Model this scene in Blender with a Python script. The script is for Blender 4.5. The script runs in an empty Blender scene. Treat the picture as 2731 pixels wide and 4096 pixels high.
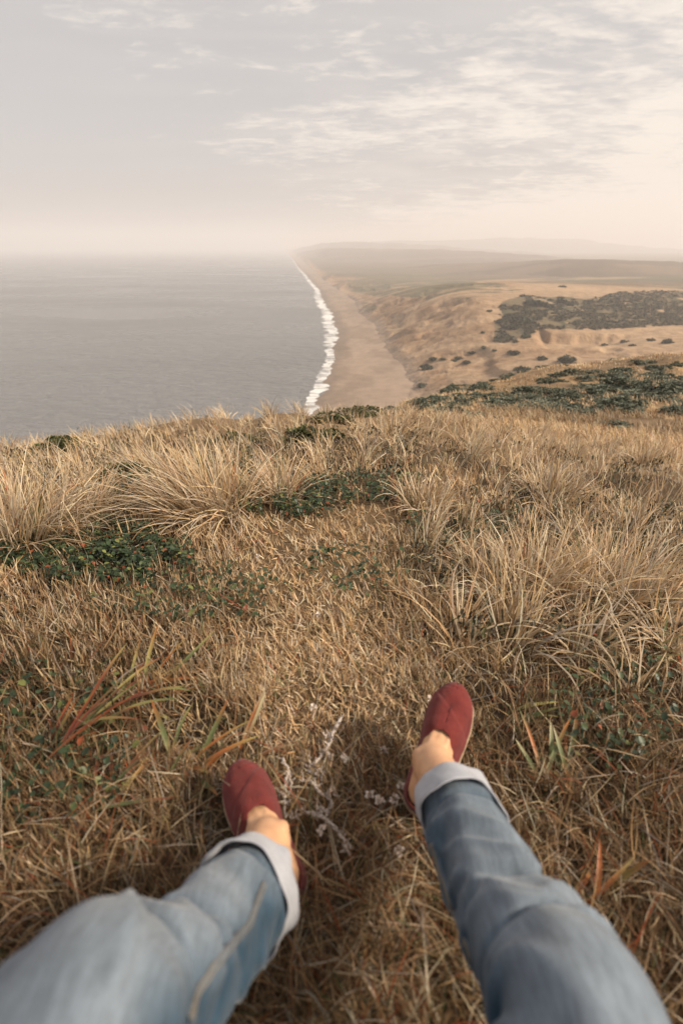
import bpy, bmesh, math, random
import numpy as np
from mathutils import Vector, Matrix

random.seed(7)
RNG = np.random.default_rng(11)
SC = bpy.context.scene
COL = SC.collection

# ------------------------------------------------------------------ camera
CAM_Z = 120.0
PITCH = math.radians(27.5)
FPX = 2048.0                      # focal length in photo pixels (18 mm on a 36 mm tall frame)
cam_data = bpy.data.cameras.new('camera')
cam_data.sensor_fit = 'VERTICAL'
cam_data.sensor_height = 36.0
cam_data.sensor_width = 24.0
cam_data.lens = 18.0
cam_data.clip_start = 0.02
cam_data.clip_end = 120000.0
cam_data.dof.use_dof = True
cam_data.dof.focus_distance = 2.2
cam_data.dof.aperture_fstop = 2.8
cam = bpy.data.objects.new('camera', cam_data)
COL.objects.link(cam)
cam.location = (0, 0, CAM_Z)
cam.rotation_euler = (math.pi / 2 - PITCH, 0, 0)
SC.camera = cam

# ------------------------------------------------------------------ sky
SUN_EL, SUN_AZ = math.radians(37), math.radians(104)      # azimuth: to the right of the view direction
world = bpy.data.worlds.new('World')
SC.world = world
world.use_nodes = True
wn, wl = world.node_tree.nodes, world.node_tree.links
wn.clear()
w_out = wn.new('ShaderNodeOutputWorld')
w_bg = wn.new('ShaderNodeBackground')
w_bg.inputs['Strength'].default_value = 0.10
sky = wn.new('ShaderNodeTexSky')
sky.sky_type = 'NISHITA'
sky.sun_disc = False
sky.sun_elevation = SUN_EL
sky.sun_rotation = SUN_AZ
sky.air_density = 1.0
sky.dust_density = 4.0
sky.ozone_density = 1.0
w_tc = wn.new('ShaderNodeTexCoord')
w_sep = wn.new('ShaderNodeSeparateXYZ')
wl.new(w_tc.outputs['Generated'], w_sep.inputs[0])


def wmath(op, a, b=None, clamp=False):
    n = wn.new('ShaderNodeMath')
    n.operation = op
    n.use_clamp = clamp
    for i, v in enumerate((a, b)):
        if v is None:
            continue
        if isinstance(v, (int, float)):
            n.inputs[i].default_value = v
        else:
            wl.new(v, n.inputs[i])
    return n.outputs[0]


zz = wmath('ADD', wmath('MAXIMUM', w_sep.outputs[2], 0.0), 0.10)
cu = wmath('DIVIDE', w_sep.outputs[0], zz)
cv = wmath('DIVIDE', w_sep.outputs[1], zz)
w_cmb = wn.new('ShaderNodeCombineXYZ')
wl.new(cu, w_cmb.inputs[0])
wl.new(cv, w_cmb.inputs[1])


def wnoise(scale, detail, rough, dist, off, stretch=(1, 1, 1), rot=0.0):
    m = wn.new('ShaderNodeMapping')
    m.inputs['Location'].default_value = off
    m.inputs['Scale'].default_value = stretch
    m.inputs['Rotation'].default_value = (0, 0, rot)
    wl.new(w_cmb.outputs[0], m.inputs[0])
    n = wn.new('ShaderNodeTexNoise')
    n.inputs['Scale'].default_value = scale
    n.inputs['Detail'].default_value = detail
    n.inputs['Roughness'].default_value = rough
    n.inputs['Distortion'].default_value = dist
    wl.new(m.outputs[0], n.inputs['Vector'])
    return n.outputs['Fac']


def wramp(v, lo, hi):
    n = wn.new('ShaderNodeMapRange')
    n.interpolation_type = 'SMOOTHSTEP'
    n.inputs['From Min'].default_value = lo
    n.inputs['From Max'].default_value = hi
    wl.new(v, n.inputs['Value'])
    return n.outputs[0]


big = wnoise(0.55, 3, 0.5, 0.3, (3.1, 1.7, 0))
puff = wnoise(2.6, 7, 0.62, 0.5, (0.4, 2.2, 0), (1.0, 1.5, 1), 0.5)
fine = wnoise(9.0, 5, 0.6, 0.3, (1.4, 0.2, 0), (1.0, 1.8, 1), 0.5)
veil = wnoise(1.1, 5, 0.55, 0.8, (7.3, 5.1, 0), (0.7, 1.8, 1), 0.35)
cl = wmath('ADD', wmath('MULTIPLY', puff, 0.62), wmath('MULTIPLY', fine, 0.38))
cl = wmath('ADD', cl, wmath('MULTIPLY', wmath('SUBTRACT', big, 0.5), 0.6))
cl = wmath('ADD', cl, wmath('MULTIPLY', cu, 0.12))
cloud = wramp(cl, 0.46, 0.74)
veilm = wramp(veil, 0.40, 0.75)
mask = wmath('MAXIMUM', wmath('MULTIPLY', cloud, 0.80), wmath('MULTIPLY', veilm, wmath('ADD', wmath('MULTIPLY', cu, 0.14), 0.22, True)))
# thin milky overcast everywhere, brighter cloud on top of it; both take the sky's own brightness
w_hsv = wn.new('ShaderNodeHueSaturation')
w_hsv.inputs['Saturation'].default_value = 0.30
w_hsv.inputs['Value'].default_value = 1.0
wl.new(sky.outputs[0], w_hsv.inputs['Color'])
w_mix0 = wn.new('ShaderNodeMixRGB')
w_mix0.inputs[0].default_value = 0.62
w_mix0.inputs[2].default_value = (5.05, 4.85, 4.82, 1)
wl.new(w_hsv.outputs[0], w_mix0.inputs[1])
w_mix = wn.new('ShaderNodeMixRGB')
wl.new(mask, w_mix.inputs[0])
wl.new(w_mix0.outputs[0], w_mix.inputs[1])
w_mix.inputs[2].default_value = (8.2, 7.45, 6.6, 1)
wl.new(w_mix.outputs[0], w_bg.inputs['Color'])
wl.new(w_bg.outputs[0], w_out.inputs['Surface'])

# ------------------------------------------------------------------ sun (veiled by thin cloud)
sun_d = bpy.data.lights.new('sun', 'SUN')
sun_d.energy = 4.4
sun_d.angle = math.radians(10)
sun_d.color = (1.0, 0.86, 0.68)
sun = bpy.data.objects.new('sun', sun_d)
COL.objects.link(sun)
sdir = Vector((math.sin(SUN_AZ) * math.cos(SUN_EL), math.cos(SUN_AZ) * math.cos(SUN_EL), math.sin(SUN_EL)))
sun.rotation_euler = (-sdir).to_track_quat('-Z', 'Y').to_euler()
sun.location = (20, 10, 160)

# ------------------------------------------------------------------ exposure
SC.view_settings.view_transform = 'Standard'
SC.view_settings.look = 'None'
SC.view_settings.gamma = 1.0
SC.view_settings.use_curve_mapping = False
SC.view_settings.exposure = 0.35
SC.cycles.max_bounces = 8
SC.cycles.diffuse_bounces = 3
SC.cycles.glossy_bounces = 3
SC.cycles.transmission_bounces = 3
SC.cycles.transparent_max_bounces = 8
SC.cycles.volume_bounces = 2
SC.cycles.use_denoising = True

# ================================================================== helpers
def tag(o, label=None, cat=None, group=None, kind=None):
    if label:
        o['label'] = label
    if cat:
        o['category'] = cat
    if group:
        o['group'] = group
    if kind:
        o['kind'] = kind
    return o


def empty(name, loc):
    o = bpy.data.objects.new(name, None)
    o.empty_display_size = 0.1
    o.location = loc
    COL.objects.link(o)
    return o


def mesh_np(name, verts, loops, starts, totals, mats, col=None, smooth=False, parent=None, origin=None):
    """verts (N,3); loops flat index array; starts/totals per polygon."""
    me = bpy.data.meshes.new(name)
    v = np.asarray(verts, dtype=np.float64)
    if origin is not None:
        v = v - np.asarray(origin)
    me.vertices.add(len(v))
    me.vertices.foreach_set('co', v.astype(np.float32).ravel())
    me.loops.add(len(loops))
    me.loops.foreach_set('vertex_index', np.asarray(loops, dtype=np.int32))
    me.polygons.add(len(starts))
    me.polygons.foreach_set('loop_start', np.asarray(starts, dtype=np.int32))
    me.polygons.foreach_set('loop_total', np.asarray(totals, dtype=np.int32))
    if smooth:
        me.polygons.foreach_set('use_smooth', np.ones(len(starts), dtype=bool))
    if col is not None:
        a = me.color_attributes.new('col', 'FLOAT_COLOR', 'POINT')
        c = np.ones((len(v), 4), dtype=np.float32)
        c[:, :col.shape[1]] = col
        a.data.foreach_set('color', c.ravel())
    me.update(calc_edges=True)
    me.validate()
    for m in (mats if isinstance(mats, (list, tuple)) else [mats]):
        me.materials.append(m)
    o = bpy.data.objects.new(name, me)
    COL.objects.link(o)
    if origin is not None:
        o.location = origin
    if parent is not None:
        o.parent = parent
        if origin is None:
            o.matrix_parent_inverse = Matrix.Translation(parent.location).inverted()
        else:
            o.location = Vector(origin) - parent.location
    return o


def quads(name, verts, faces, mats, col=None, smooth=True, parent=None, origin=None):
    faces = np.asarray(faces, dtype=np.int32)
    k = faces.shape[1]
    n = len(faces)
    return mesh_np(name, verts, faces.ravel(), np.arange(n) * k, np.full(n, k), mats, col, smooth, parent, origin)


def grid_faces(nu, nv, wrap_v=False):
    i = np.arange(nu - 1)[:, None]
    j = np.arange(nv if wrap_v else nv - 1)[None, :]
    j2 = (j + 1) % nv
    a = i * nv + j
    b = (i + 1) * nv + j
    c = (i + 1) * nv + j2
    d = i * nv + j2
    return np.stack([a, b, c, d], -1).reshape(-1, 4)


def _hash(ix, iy, seed):
    h = (ix.astype(np.int64) * 374761393 + iy.astype(np.int64) * 668265263 + seed * 1274126177) & 0xFFFFFFFF
    h = ((h ^ (h >> 13)) * 1274126177) & 0xFFFFFFFF
    h = (h ^ (h >> 16)) & 0xFFFFFFFF
    return h / 4294967295.0


def vnoise(x, y, seed=0):
    x = np.asarray(x, dtype=np.float64)
    y = np.asarray(y, dtype=np.float64)
    ix, iy = np.floor(x), np.floor(y)
    fx, fy = x - ix, y - iy
    fx = fx * fx * fx * (fx * (fx * 6 - 15) + 10)
    fy = fy * fy * fy * (fy * (fy * 6 - 15) + 10)
    ix, iy = ix.astype(np.int64), iy.astype(np.int64)
    a = _hash(ix, iy, seed)
    b = _hash(ix + 1, iy, seed)
    c = _hash(ix, iy + 1, seed)
    d = _hash(ix + 1, iy + 1, seed)
    return (a + (b - a) * fx) * (1 - fy) + (c + (d - c) * fx) * fy


def fbm(x, y, octv=4, seed=0, gain=0.5):
    s, amp, tot = 0.0, 1.0, 0.0
    for k in range(octv):
        s = s + amp * vnoise(x * 2 ** k + 17.3 * k, y * 2 ** k - 9.1 * k, seed + k)
        tot += amp
        amp *= gain
    return s / tot


def sstep(a, b, x):
    t = np.clip((np.asarray(x, dtype=np.float64) - a) / (b - a), 0, 1)
    return t * t * (3 - 2 * t)


SP, CP = math.sin(PITCH), math.cos(PITCH)


def rays(px, py):
    X = (np.asarray(px, float) - 1365.5) / FPX
    Y = -(np.asarray(py, float) - 2048.0) / FPX
    return np.stack([X + 0 * Y, CP + Y * SP + 0 * X, -SP + Y * CP + 0 * X], -1)


def at_z(px, py, z):
    """the point on the level z under a photo pixel (z absolute)"""
    d = rays(px, py)
    t = (np.asarray(z, float) - CAM_Z) / d[..., 2]
    return d * t[..., None] + np.array([0, 0, CAM_Z])


def at_t(px, py, t):
    d = rays(px, py)
    return d * np.asarray(t, float)[..., None] + np.array([0, 0, CAM_Z])


def project(P):
    P = np.asarray(P, float)
    x, y, z = P[..., 0], P[..., 1], P[..., 2] - CAM_Z
    dep = y * CP - z * SP
    up = y * SP + z * CP
    dep_ = np.where(np.abs(dep) < 1e-6, 1e-6, dep)
    return 1365.5 + FPX * x / dep_, 2048 - FPX * up / dep_, dep


def in_poly(px, py, poly):
    inside = np.zeros(np.shape(px), bool)
    n = len(poly)
    j = n - 1
    for i in range(n):
        xi, yi = poly[i]
        xj, yj = poly[j]
        c = ((yi > py) != (yj > py)) & (px < (xj - xi) * (py - yi) / (yj - yi + 1e-12) + xi)
        inside ^= c
        j = i
    return inside


# ------------------------------------------------------------------ materials
def new_mat(name):
    m = bpy.data.materials.new(name)
    m.use_nodes = True
    nt = m.node_tree
    b = nt.nodes['Principled BSDF']
    return m, nt, b


def nd(nt, typ, **kw):
    n = nt.nodes.new(typ)
    for k, v in kw.items():
        setattr(n, k, v)
    return n


def noise_node(nt, scale, detail=4, rough=0.55, vec=None, dist=0.0):
    n = nd(nt, 'ShaderNodeTexNoise')
    n.inputs['Scale'].default_value = scale
    n.inputs['Detail'].default_value = detail
    n.inputs['Roughness'].default_value = rough
    n.inputs['Distortion'].default_value = dist
    if vec is not None:
        nt.links.new(vec, n.inputs['Vector'])
    return n


def mapped(nt, scale=(1, 1, 1), rot=(0, 0, 0), which='Object'):
    tc = nd(nt, 'ShaderNodeTexCoord')
    m = nd(nt, 'ShaderNodeMapping')
    m.inputs['Scale'].default_value = scale
    m.inputs['Rotation'].default_value = rot
    nt.links.new(tc.outputs[which], m.inputs[0])
    return m.outputs[0]


def bump(nt, b, h, strength, dist, prev=None):
    n = nd(nt, 'ShaderNodeBump')
    n.inputs['Strength'].default_value = strength
    n.inputs['Distance'].default_value = dist
    nt.links.new(h, n.inputs['Height'])
    if prev is not None:
        nt.links.new(prev, n.inputs['Normal'])
    if b is not None:
        nt.links.new(n.outputs[0], b.inputs['Normal'])
    return n.outputs[0]


def attr_col(nt):
    a = nd(nt, 'ShaderNodeVertexColor')
    a.layer_name = 'col'
    return a.outputs['Color']


def ramp_mul(nt, colout, fac, lo, hi):
    """multiply a colour by lo..hi according to fac"""
    mr = nd(nt, 'ShaderNodeMapRange')
    mr.inputs['From Min'].default_value = 0.3
    mr.inputs['From Max'].default_value = 0.7
    mr.inputs['To Min'].default_value = lo
    mr.inputs['To Max'].default_value = hi
    nt.links.new(fac, mr.inputs['Value'])
    mx = nd(nt, 'ShaderNodeVectorMath', operation='SCALE')
    nt.links.new(colout, mx.inputs[0])
    nt.links.new(mr.outputs[0], mx.inputs['Scale'])
    return mx.outputs[0]


def mat_blade(name, transl=0.25, rough=0.6, spec=0.25):
    m, nt, b = new_mat(name)
    c = attr_col(nt)
    nt.links.new(c, b.inputs['Base Color'])
    b.inputs['Roughness'].default_value = rough
    b.inputs['Specular IOR Level'].default_value = spec
    tr = nd(nt, 'ShaderNodeBsdfTranslucent')
    nt.links.new(c, tr.inputs['Color'])
    mx = nd(nt, 'ShaderNodeMixShader')
    mx.inputs[0].default_value = transl
    nt.links.new(b.outputs[0], mx.inputs[1])
    nt.links.new(tr.outputs[0], mx.inputs[2])
    nt.links.new(mx.outputs[0], nt.nodes['Material Output'].inputs['Surface'])
    return m


M = {}
M['grass'] = mat_blade('dry_grass', 0.25)
M['leaf'] = mat_blade('green_leaf', 0.15, 0.45, 0.4)
M['bush'] = mat_blade('bush_leaf', 0.12, 0.6, 0.2)


def mat_land(name, scale, bumpd, rough=0.9, bstr=0.6, lo=0.85, hi=1.15):
    m, nt, b = new_mat(name)
    c = attr_col(nt)
    v = mapped(nt)
    n1 = noise_node(nt, scale, 6, 0.6, v)
    n2 = noise_node(nt, scale * 0.12, 5, 0.6, v)
    c = ramp_mul(nt, c, n1.outputs['Fac'], lo, hi)
    c = ramp_mul(nt, c, n2.outputs['Fac'], 0.88, 1.12)
    nt.links.new(c, b.inputs['Base Color'])
    b.inputs['Roughness'].default_value = rough
    b.inputs['Specular IOR Level'].default_value = 0.15
    bump(nt, b, n1.outputs['Fac'], bstr, bumpd)
    return m


M['soil'] = mat_land('soil_thatch', 60.0, 0.02)
M['dune'] = mat_land('dune_land', 0.09, 4.0, 0.9, 1.0, 0.74, 1.22)
M['beach'] = mat_land('beach_sand', 0.10, 0.5, 0.75)
M['hill'] = mat_land('hill_land', 0.01, 8.0)


def mat_sea():
    m, nt, b = new_mat('sea_water')
    b.inputs['Base Color'].default_value = (0.185, 0.185, 0.185, 1)
    b.inputs['Roughness'].default_value = 0.20
    b.inputs['IOR'].default_value = 1.33
    b.inputs['Specular IOR Level'].default_value = 0.5
    v1 = mapped(nt, (0.011, 0.030, 1), (0, 0, 0.25))
    n1 = noise_node(nt, 1.0, 4, 0.55, v1, 0.4)
    v2 = mapped(nt, (0.045, 0.12, 1), (0, 0, -0.35))
    n2 = noise_node(nt, 1.0, 5, 0.65, v2, 0.3)
    v3 = mapped(nt, (0.0022, 0.006, 1), (0, 0, 0.45))
    n3 = noise_node(nt, 1.0, 3, 0.5, v3, 0.6)
    p = bump(nt, None, n1.outputs['Fac'], 0.6, 9.0)
    p = bump(nt, None, n2.outputs['Fac'], 1.0, 7.0, p)
    p = bump(nt, b, n3.outputs['Fac'], 0.5, 14.0, p)
    # wind streaks change how rough the surface is
    mr = nd(nt, 'ShaderNodeMapRange')
    mr.inputs['From Min'].default_value = 0.3
    mr.inputs['From Max'].default_value = 0.7
    mr.inputs['To Min'].default_value = 0.18
    mr.inputs['To Max'].default_value = 0.42
    nt.links.new(n3.outputs['Fac'], mr.inputs['Value'])
    nt.links.new(mr.outputs[0], b.inputs['Roughness'])
    return m


M['sea'] = mat_sea()


def mat_foam():
    m, nt, b = new_mat('surf_foam')
    b.inputs['Base Color'].default_value = (0.70, 0.69, 0.68, 1)
    b.inputs['Roughness'].default_value = 0.8
    a = nd(nt, 'ShaderNodeVertexColor')
    a.layer_name = 'col'
    sep = nd(nt, 'ShaderNodeSeparateColor')
    nt.links.new(a.outputs['Color'], sep.inputs[0])
    v = mapped(nt, (0.035, 0.16, 1))
    n = noise_node(nt, 1.0, 7, 0.7, v, 0.8)
    ad = nd(nt, 'ShaderNodeMath', operation='ADD')
    nt.links.new(sep.outputs[0], ad.inputs[0])
    nt.links.new(n.outputs['Fac'], ad.inputs[1])
    mr = nd(nt, 'ShaderNodeMapRange')
    mr.interpolation_type = 'SMOOTHSTEP'
    mr.inputs['From Min'].default_value = 1.02
    mr.inputs['From Max'].default_value = 1.30
    nt.links.new(ad.outputs[0], mr.inputs['Value'])
    nt.links.new(mr.outputs[0], b.inputs['Alpha'])
    return m


M['foam'] = mat_foam()

# ================================================================== the ground: headland
GA, GB, GH = 0.09, 0.0155, 0.80
T_TH = np.radians([-180, -90, -45, -20, 0, 4, 7, 13, 22, 33, 45, 60, 90, 180])
T_R = np.array([7, 10, 14, 22, 32, 40, 60, 90, 150, 300, 700])
q7 = -(GH + GA * 7 + GB * 49)
_sea = [q7, -3.35, -5.7, -11.5, -20, -27, -43, -67, -112, -132, -140]
T_Z = np.array([
    [q7, -3.0, -3.6, -4.2, -5.0, -6, -10, -18, -40, -90, -140],
    [q7, -3.2, -5.0, -9.0, -16, -22, -38, -60, -105, -130, -140],
    _sea, _sea,
    [q7, -3.3, -5.4, -10.2, -18, -25, -41, -65, -110, -132, -140],
    [q7, -3.2, -4.7, -8.0, -13.0, -19, -34, -58, -100, -130, -140],
    [q7, -3.15, -4.5, -6.7, -8.7, -12, -26, -48, -90, -125, -140],
    [q7, -3.1, -4.25, -5.9, -7.9, -9.3, -16, -33, -68, -112, -140],
    [q7, -3.1, -4.15, -5.6, -7.2, -8.5, -11.8, -24, -54, -104, -140],
    [q7, -3.05, -4.0, -5.3, -6.6, -7.6, -9.8, -18, -42, -94, -140],
    [q7, -3.0, -3.9, -5.1, -6.2, -7.1, -9.0, -15, -35, -84, -140],
    [q7, -3.0, -3.8, -4.9, -5.6, -6.2, -7.2, -10, -24, -76, -140],
    [q7, -3.0, -3.7, -4.6, -5.2, -5.8, -6.8, -9, -20, -70, -140],
    [q7, -3.0, -3.6, -4.2, -5.0, -6, -10, -18, -40, -90, -140]])


def ga_side(th):
    return 0.035 * sstep(math.radians(8), math.radians(24), th) * sstep(math.radians(110), math.radians(70), th)


def head_base(x, y):
    r = np.hypot(x, y)
    th = np.arctan2(x, y)
    near = -(GH + (GA + ga_side(th)) * r + GB * r * r)
    rr = np.clip(r, 7, 700)
    ci = np.clip(np.searchsorted(T_TH, th) - 1, 0, len(T_TH) - 2)
    ct = (th - T_TH[ci]) / (T_TH[ci + 1] - T_TH[ci])
    ct = ct * ct * (3 - 2 * ct)
    lr = np.log(rr)
    lT = np.log(T_R)
    ri = np.clip(np.searchsorted(lT, lr) - 1, 0, len(T_R) - 2)
    rt = (rr - T_R[ri]) / (T_R[ri + 1] - T_R[ri])
    z0 = T_Z[ci, ri] * (1 - rt) + T_Z[ci, ri + 1] * rt
    z1 = T_Z[ci + 1, ri] * (1 - rt) + T_Z[ci + 1, ri + 1] * rt
    far = z0 * (1 - ct) + z1 * ct - ga_side(th) * 7 * sstep(15, 7, r)
    # the hill behind the viewer climbs gently
    back = sstep(0.6, -1.0, np.cos(th)) * np.minimum(r, 12) * 0.09
    return np.where(r < 7, near, far) + back


def zhead(x, y):
    x = np.asarray(x, float)
    y = np.asarray(y, float)
    r = np.hypot(x, y)
    z = head_base(x, y)
    a1 = np.clip((r - 0.9) * 0.05, 0.0, 0.16)
    z = z + a1 * (fbm(x * 0.9 + 5, y * 0.9 + 2, 3, 3) - 0.5) * 2
    z = z + 0.018 * (fbm(x * 7, y * 7, 3, 9) - 0.5) * 2
    z = z + np.clip((r - 12) * 0.03, 0, 1.2) * (fbm(x * 0.12, y * 0.12, 3, 21) - 0.5) * 2
    return z + CAM_Z


def ground_hit(px, py):
    """ray from the lens through a photo pixel onto the near hilltop (nan where it misses)"""
    d = rays(px, py)
    hl = np.hypot(d[..., 0], d[..., 1])
    m = -d[..., 2] / hl - GA - ga_side(np.arctan2(d[..., 0], d[..., 1]))
    disc = m ** 2 - 4 * GB * GH
    r = np.where(disc > 0, (m - np.sqrt(np.maximum(disc, 0))) / (2 * GB), np.nan)
    r = np.where(m > 0, r, np.nan)
    x, y = d[..., 0] / hl * r, d[..., 1] / hl * r
    return x, y


thetas = np.concatenate([np.radians(np.linspace(-180, -62, 50)[:-1]), np.radians(np.linspace(-62, 72, 420)),
                         np.radians(np.linspace(72, 180, 46)[1:-1])])
rad = np.concatenate([np.linspace(0.02, 3.0, 130), np.geomspace(3.06, 60, 190), np.geomspace(62, 420, 60)])
TH, RR = np.meshgrid(thetas, rad, indexing='xy')      # (nr, nth)
GX, GY = RR * np.sin(TH), RR * np.cos(TH)
GZ = zhead(GX, GY)
px, py, dep = project(np.stack([GX, GY, GZ], -1))
nA = fbm(GX * 3, GY * 3, 4, 41)
nB = fbm(GX * 0.25, GY * 0.25, 3, 47)
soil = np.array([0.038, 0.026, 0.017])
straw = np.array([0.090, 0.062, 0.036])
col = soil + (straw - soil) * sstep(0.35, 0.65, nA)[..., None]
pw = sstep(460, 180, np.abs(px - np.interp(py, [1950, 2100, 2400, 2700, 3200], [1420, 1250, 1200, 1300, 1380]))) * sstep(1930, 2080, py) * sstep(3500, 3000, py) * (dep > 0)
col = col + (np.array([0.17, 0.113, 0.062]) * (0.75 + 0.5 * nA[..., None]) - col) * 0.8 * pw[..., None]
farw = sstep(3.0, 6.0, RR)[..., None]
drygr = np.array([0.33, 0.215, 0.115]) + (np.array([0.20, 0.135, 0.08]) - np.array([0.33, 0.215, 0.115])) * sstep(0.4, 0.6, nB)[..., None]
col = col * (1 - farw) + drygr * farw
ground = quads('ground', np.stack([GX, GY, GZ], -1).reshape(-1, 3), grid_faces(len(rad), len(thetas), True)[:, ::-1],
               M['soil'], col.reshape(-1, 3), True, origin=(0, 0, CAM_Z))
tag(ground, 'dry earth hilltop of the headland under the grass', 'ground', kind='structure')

# ================================================================== coast: sea, beach, dunes, ridges
sea_v = [(-45000, -3000, 0), (30000, -3000, 0), (30000, 60000, 0), (-45000, 60000, 0)]
sea = quads('sea', sea_v, [(0, 1, 2, 3)], M['sea'], None, False)
tag(sea, 'grey rippled sea reaching to the hazy horizon', 'sea', kind='structure')

shore_px = [(1251, 1612), (1271, 1576), (1287, 1550), (1305, 1500), (1308, 1467), (1323, 1420), (1329, 1378), (1344, 1331), (1329, 1300),
            (1323, 1259), (1292, 1217), (1277, 1165), (1248, 1134), (1225, 1103), (1191, 1069), (1168, 1033), (1139, 1007), (1118, 990)]
foam_px = [(1204, 1622), (1214, 1570), (1225, 1534), (1256, 1487), (1287, 1440), (1292, 1414), (1271, 1368), (1277, 1316), (1266, 1259),
           (1252, 1215), (1240, 1186), (1245, 1160), (1209, 1108), (1186, 1072), (1163, 1035), (1134, 1007), (1114, 990)]
toe_px = [(1680, 1640), (1662, 1580), (1646, 1534), (1620, 1498), (1583, 1440), (1531, 1389), (1516, 1352), (1485, 1295), (1433, 1253), (1417, 1207),
          (1370, 1170), (1297, 1123), (1256, 1082), (1196, 1030), (1160, 1006), (1128, 990)]


def coast_curve(pts, z):
    a = np.array(pts, float)
    P = at_z(a[:, 0], a[:, 1], z)
    o = np.argsort(P[:, 1])
    P = P[o]
    Y, X = P[:, 1], P[:, 0]
    return lambda y: np.where(y < Y[0], X[0] + (y - Y[0]) * 0.10, np.where(y > Y[-1], X[-1] + (y - Y[-1]) * (X[-1] - X[-2]) / (Y[-1] - Y[-2]), np.interp(y, Y, X)))


x_shore = coast_curve(shore_px, 0.0)
x_foam = coast_curve(foam_px, 0.0)
x_toe = coast_curve(toe_px, 4.0)

# heights read off the photo: pixel with an estimated distance (t) or height (z)
ctl_t = [(1292, 1097, 1950), (1370, 1130, 1600), (1464, 1183, 1178), (1568, 1196, 947), (1724, 1201, 763), (1815, 1201, 705), (1911, 1190, 662),
         (1961, 1180, 700), (2107, 1160, 800), (2247, 1139, 900), (2428, 1136, 930), (2574, 1139, 940), (2731, 1157, 920), (3000, 1165, 910),
         (2160, 1318, 560), (2399, 1318, 570), (2731, 1303, 590), (3000, 1300, 590), (2300, 1195, 730), (2400, 1172, 780), (2600, 1165, 800), (2731, 1165, 810), (2900, 1170, 810),
         (2500, 1240, 670), (2250, 1260, 620), (2731, 1240, 690), (2150, 1210, 690),
         (2400, 1385, 480), (2600, 1370, 480), (2731, 1365, 470), (2900, 1370, 460), (2200, 1330, 548), (2530, 1343, 550), (2731, 1330, 555),
         (2000, 1420, 480), (1900, 1460, 466), (1800, 1500, 458), (1700, 1540, 458), (2150, 1390, 488),
         (1900, 1270, 600), (1880, 1380, 530), (1780, 1430, 512), (1700, 1500, 482), (2050, 1225, 640), (2000, 1330, 556), (2080, 1330, 550), (1820, 1300, 610)]
ctl_z = [(1600, 1150, 18), (1800, 1150, 22), (1950, 1130, 24), (1500, 1110, 14), (1700, 1110, 14), (1400, 1060, 14), (1700, 1070, 15), (2300, 1095, 34), (2731, 1100, 40)]
a = np.array(ctl_t, float)
CP3 = [at_t(a[:, 0], a[:, 1], a[:, 2])]
a = np.array(ctl_z, float)
CP3.append(at_z(a[:, 0], a[:, 1], a[:, 2]))
ty = np.geomspace(420, 9000, 26)
CP3.append(np.stack([x_toe(ty), ty, np.full_like(ty, 4.0)], -1))
ty = np.geomspace(3000, 12000, 6)
for off in (700, 2000, 5000):
    CP3.append(np.stack([x_toe(ty) + off, ty, np.full_like(ty, 18.0)], -1))
CPT = np.concatenate(CP3)


def lp(x, y):
    return np.arctan2(x, y), np.log(np.hypot(x, y))


cu_, cv_ = lp(CPT[:, 0], CPT[:, 1])


def tps_k(d2):
    return 0.5 * d2 * np.log(d2 + 1e-12)


n = len(CPT)
K = tps_k((cu_[:, None] - cu_[None]) ** 2 + (cv_[:, None] - cv_[None]) ** 2) + np.eye(n) * 2e-4
Pm = np.stack([np.ones(n), cu_, cv_], -1)
A = np.block([[K, Pm], [Pm.T, np.zeros((3, 3))]])
W = np.linalg.solve(A, np.concatenate([CPT[:, 2], np.zeros(3)]))


def tps(x, y):
    u, v = lp(x, y)
    out = W[n] + W[n + 1] * u + W[n + 2] * v
    for i in range(n):
        out = out + W[i] * tps_k((u - cu_[i]) ** 2 + (v - cv_[i]) ** 2)
    return out


_b = at_t(np.array([2160, 2200, 2350, 2530.]), np.array([1320, 1338, 1350, 1346.]), np.array([568, 552, 548, 548.]))
BR_TH, BR_R = np.arctan2(_b[:, 0], _b[:, 1]), np.hypot(_b[:, 0], _b[:, 1])


def dtoe(x, y):
    return x - x_toe(y) + 9 * (fbm(y / 34, x / 60, 4, 27) - 0.5) * 2 * sstep(2600, 900, np.hypot(x, y))


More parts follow.
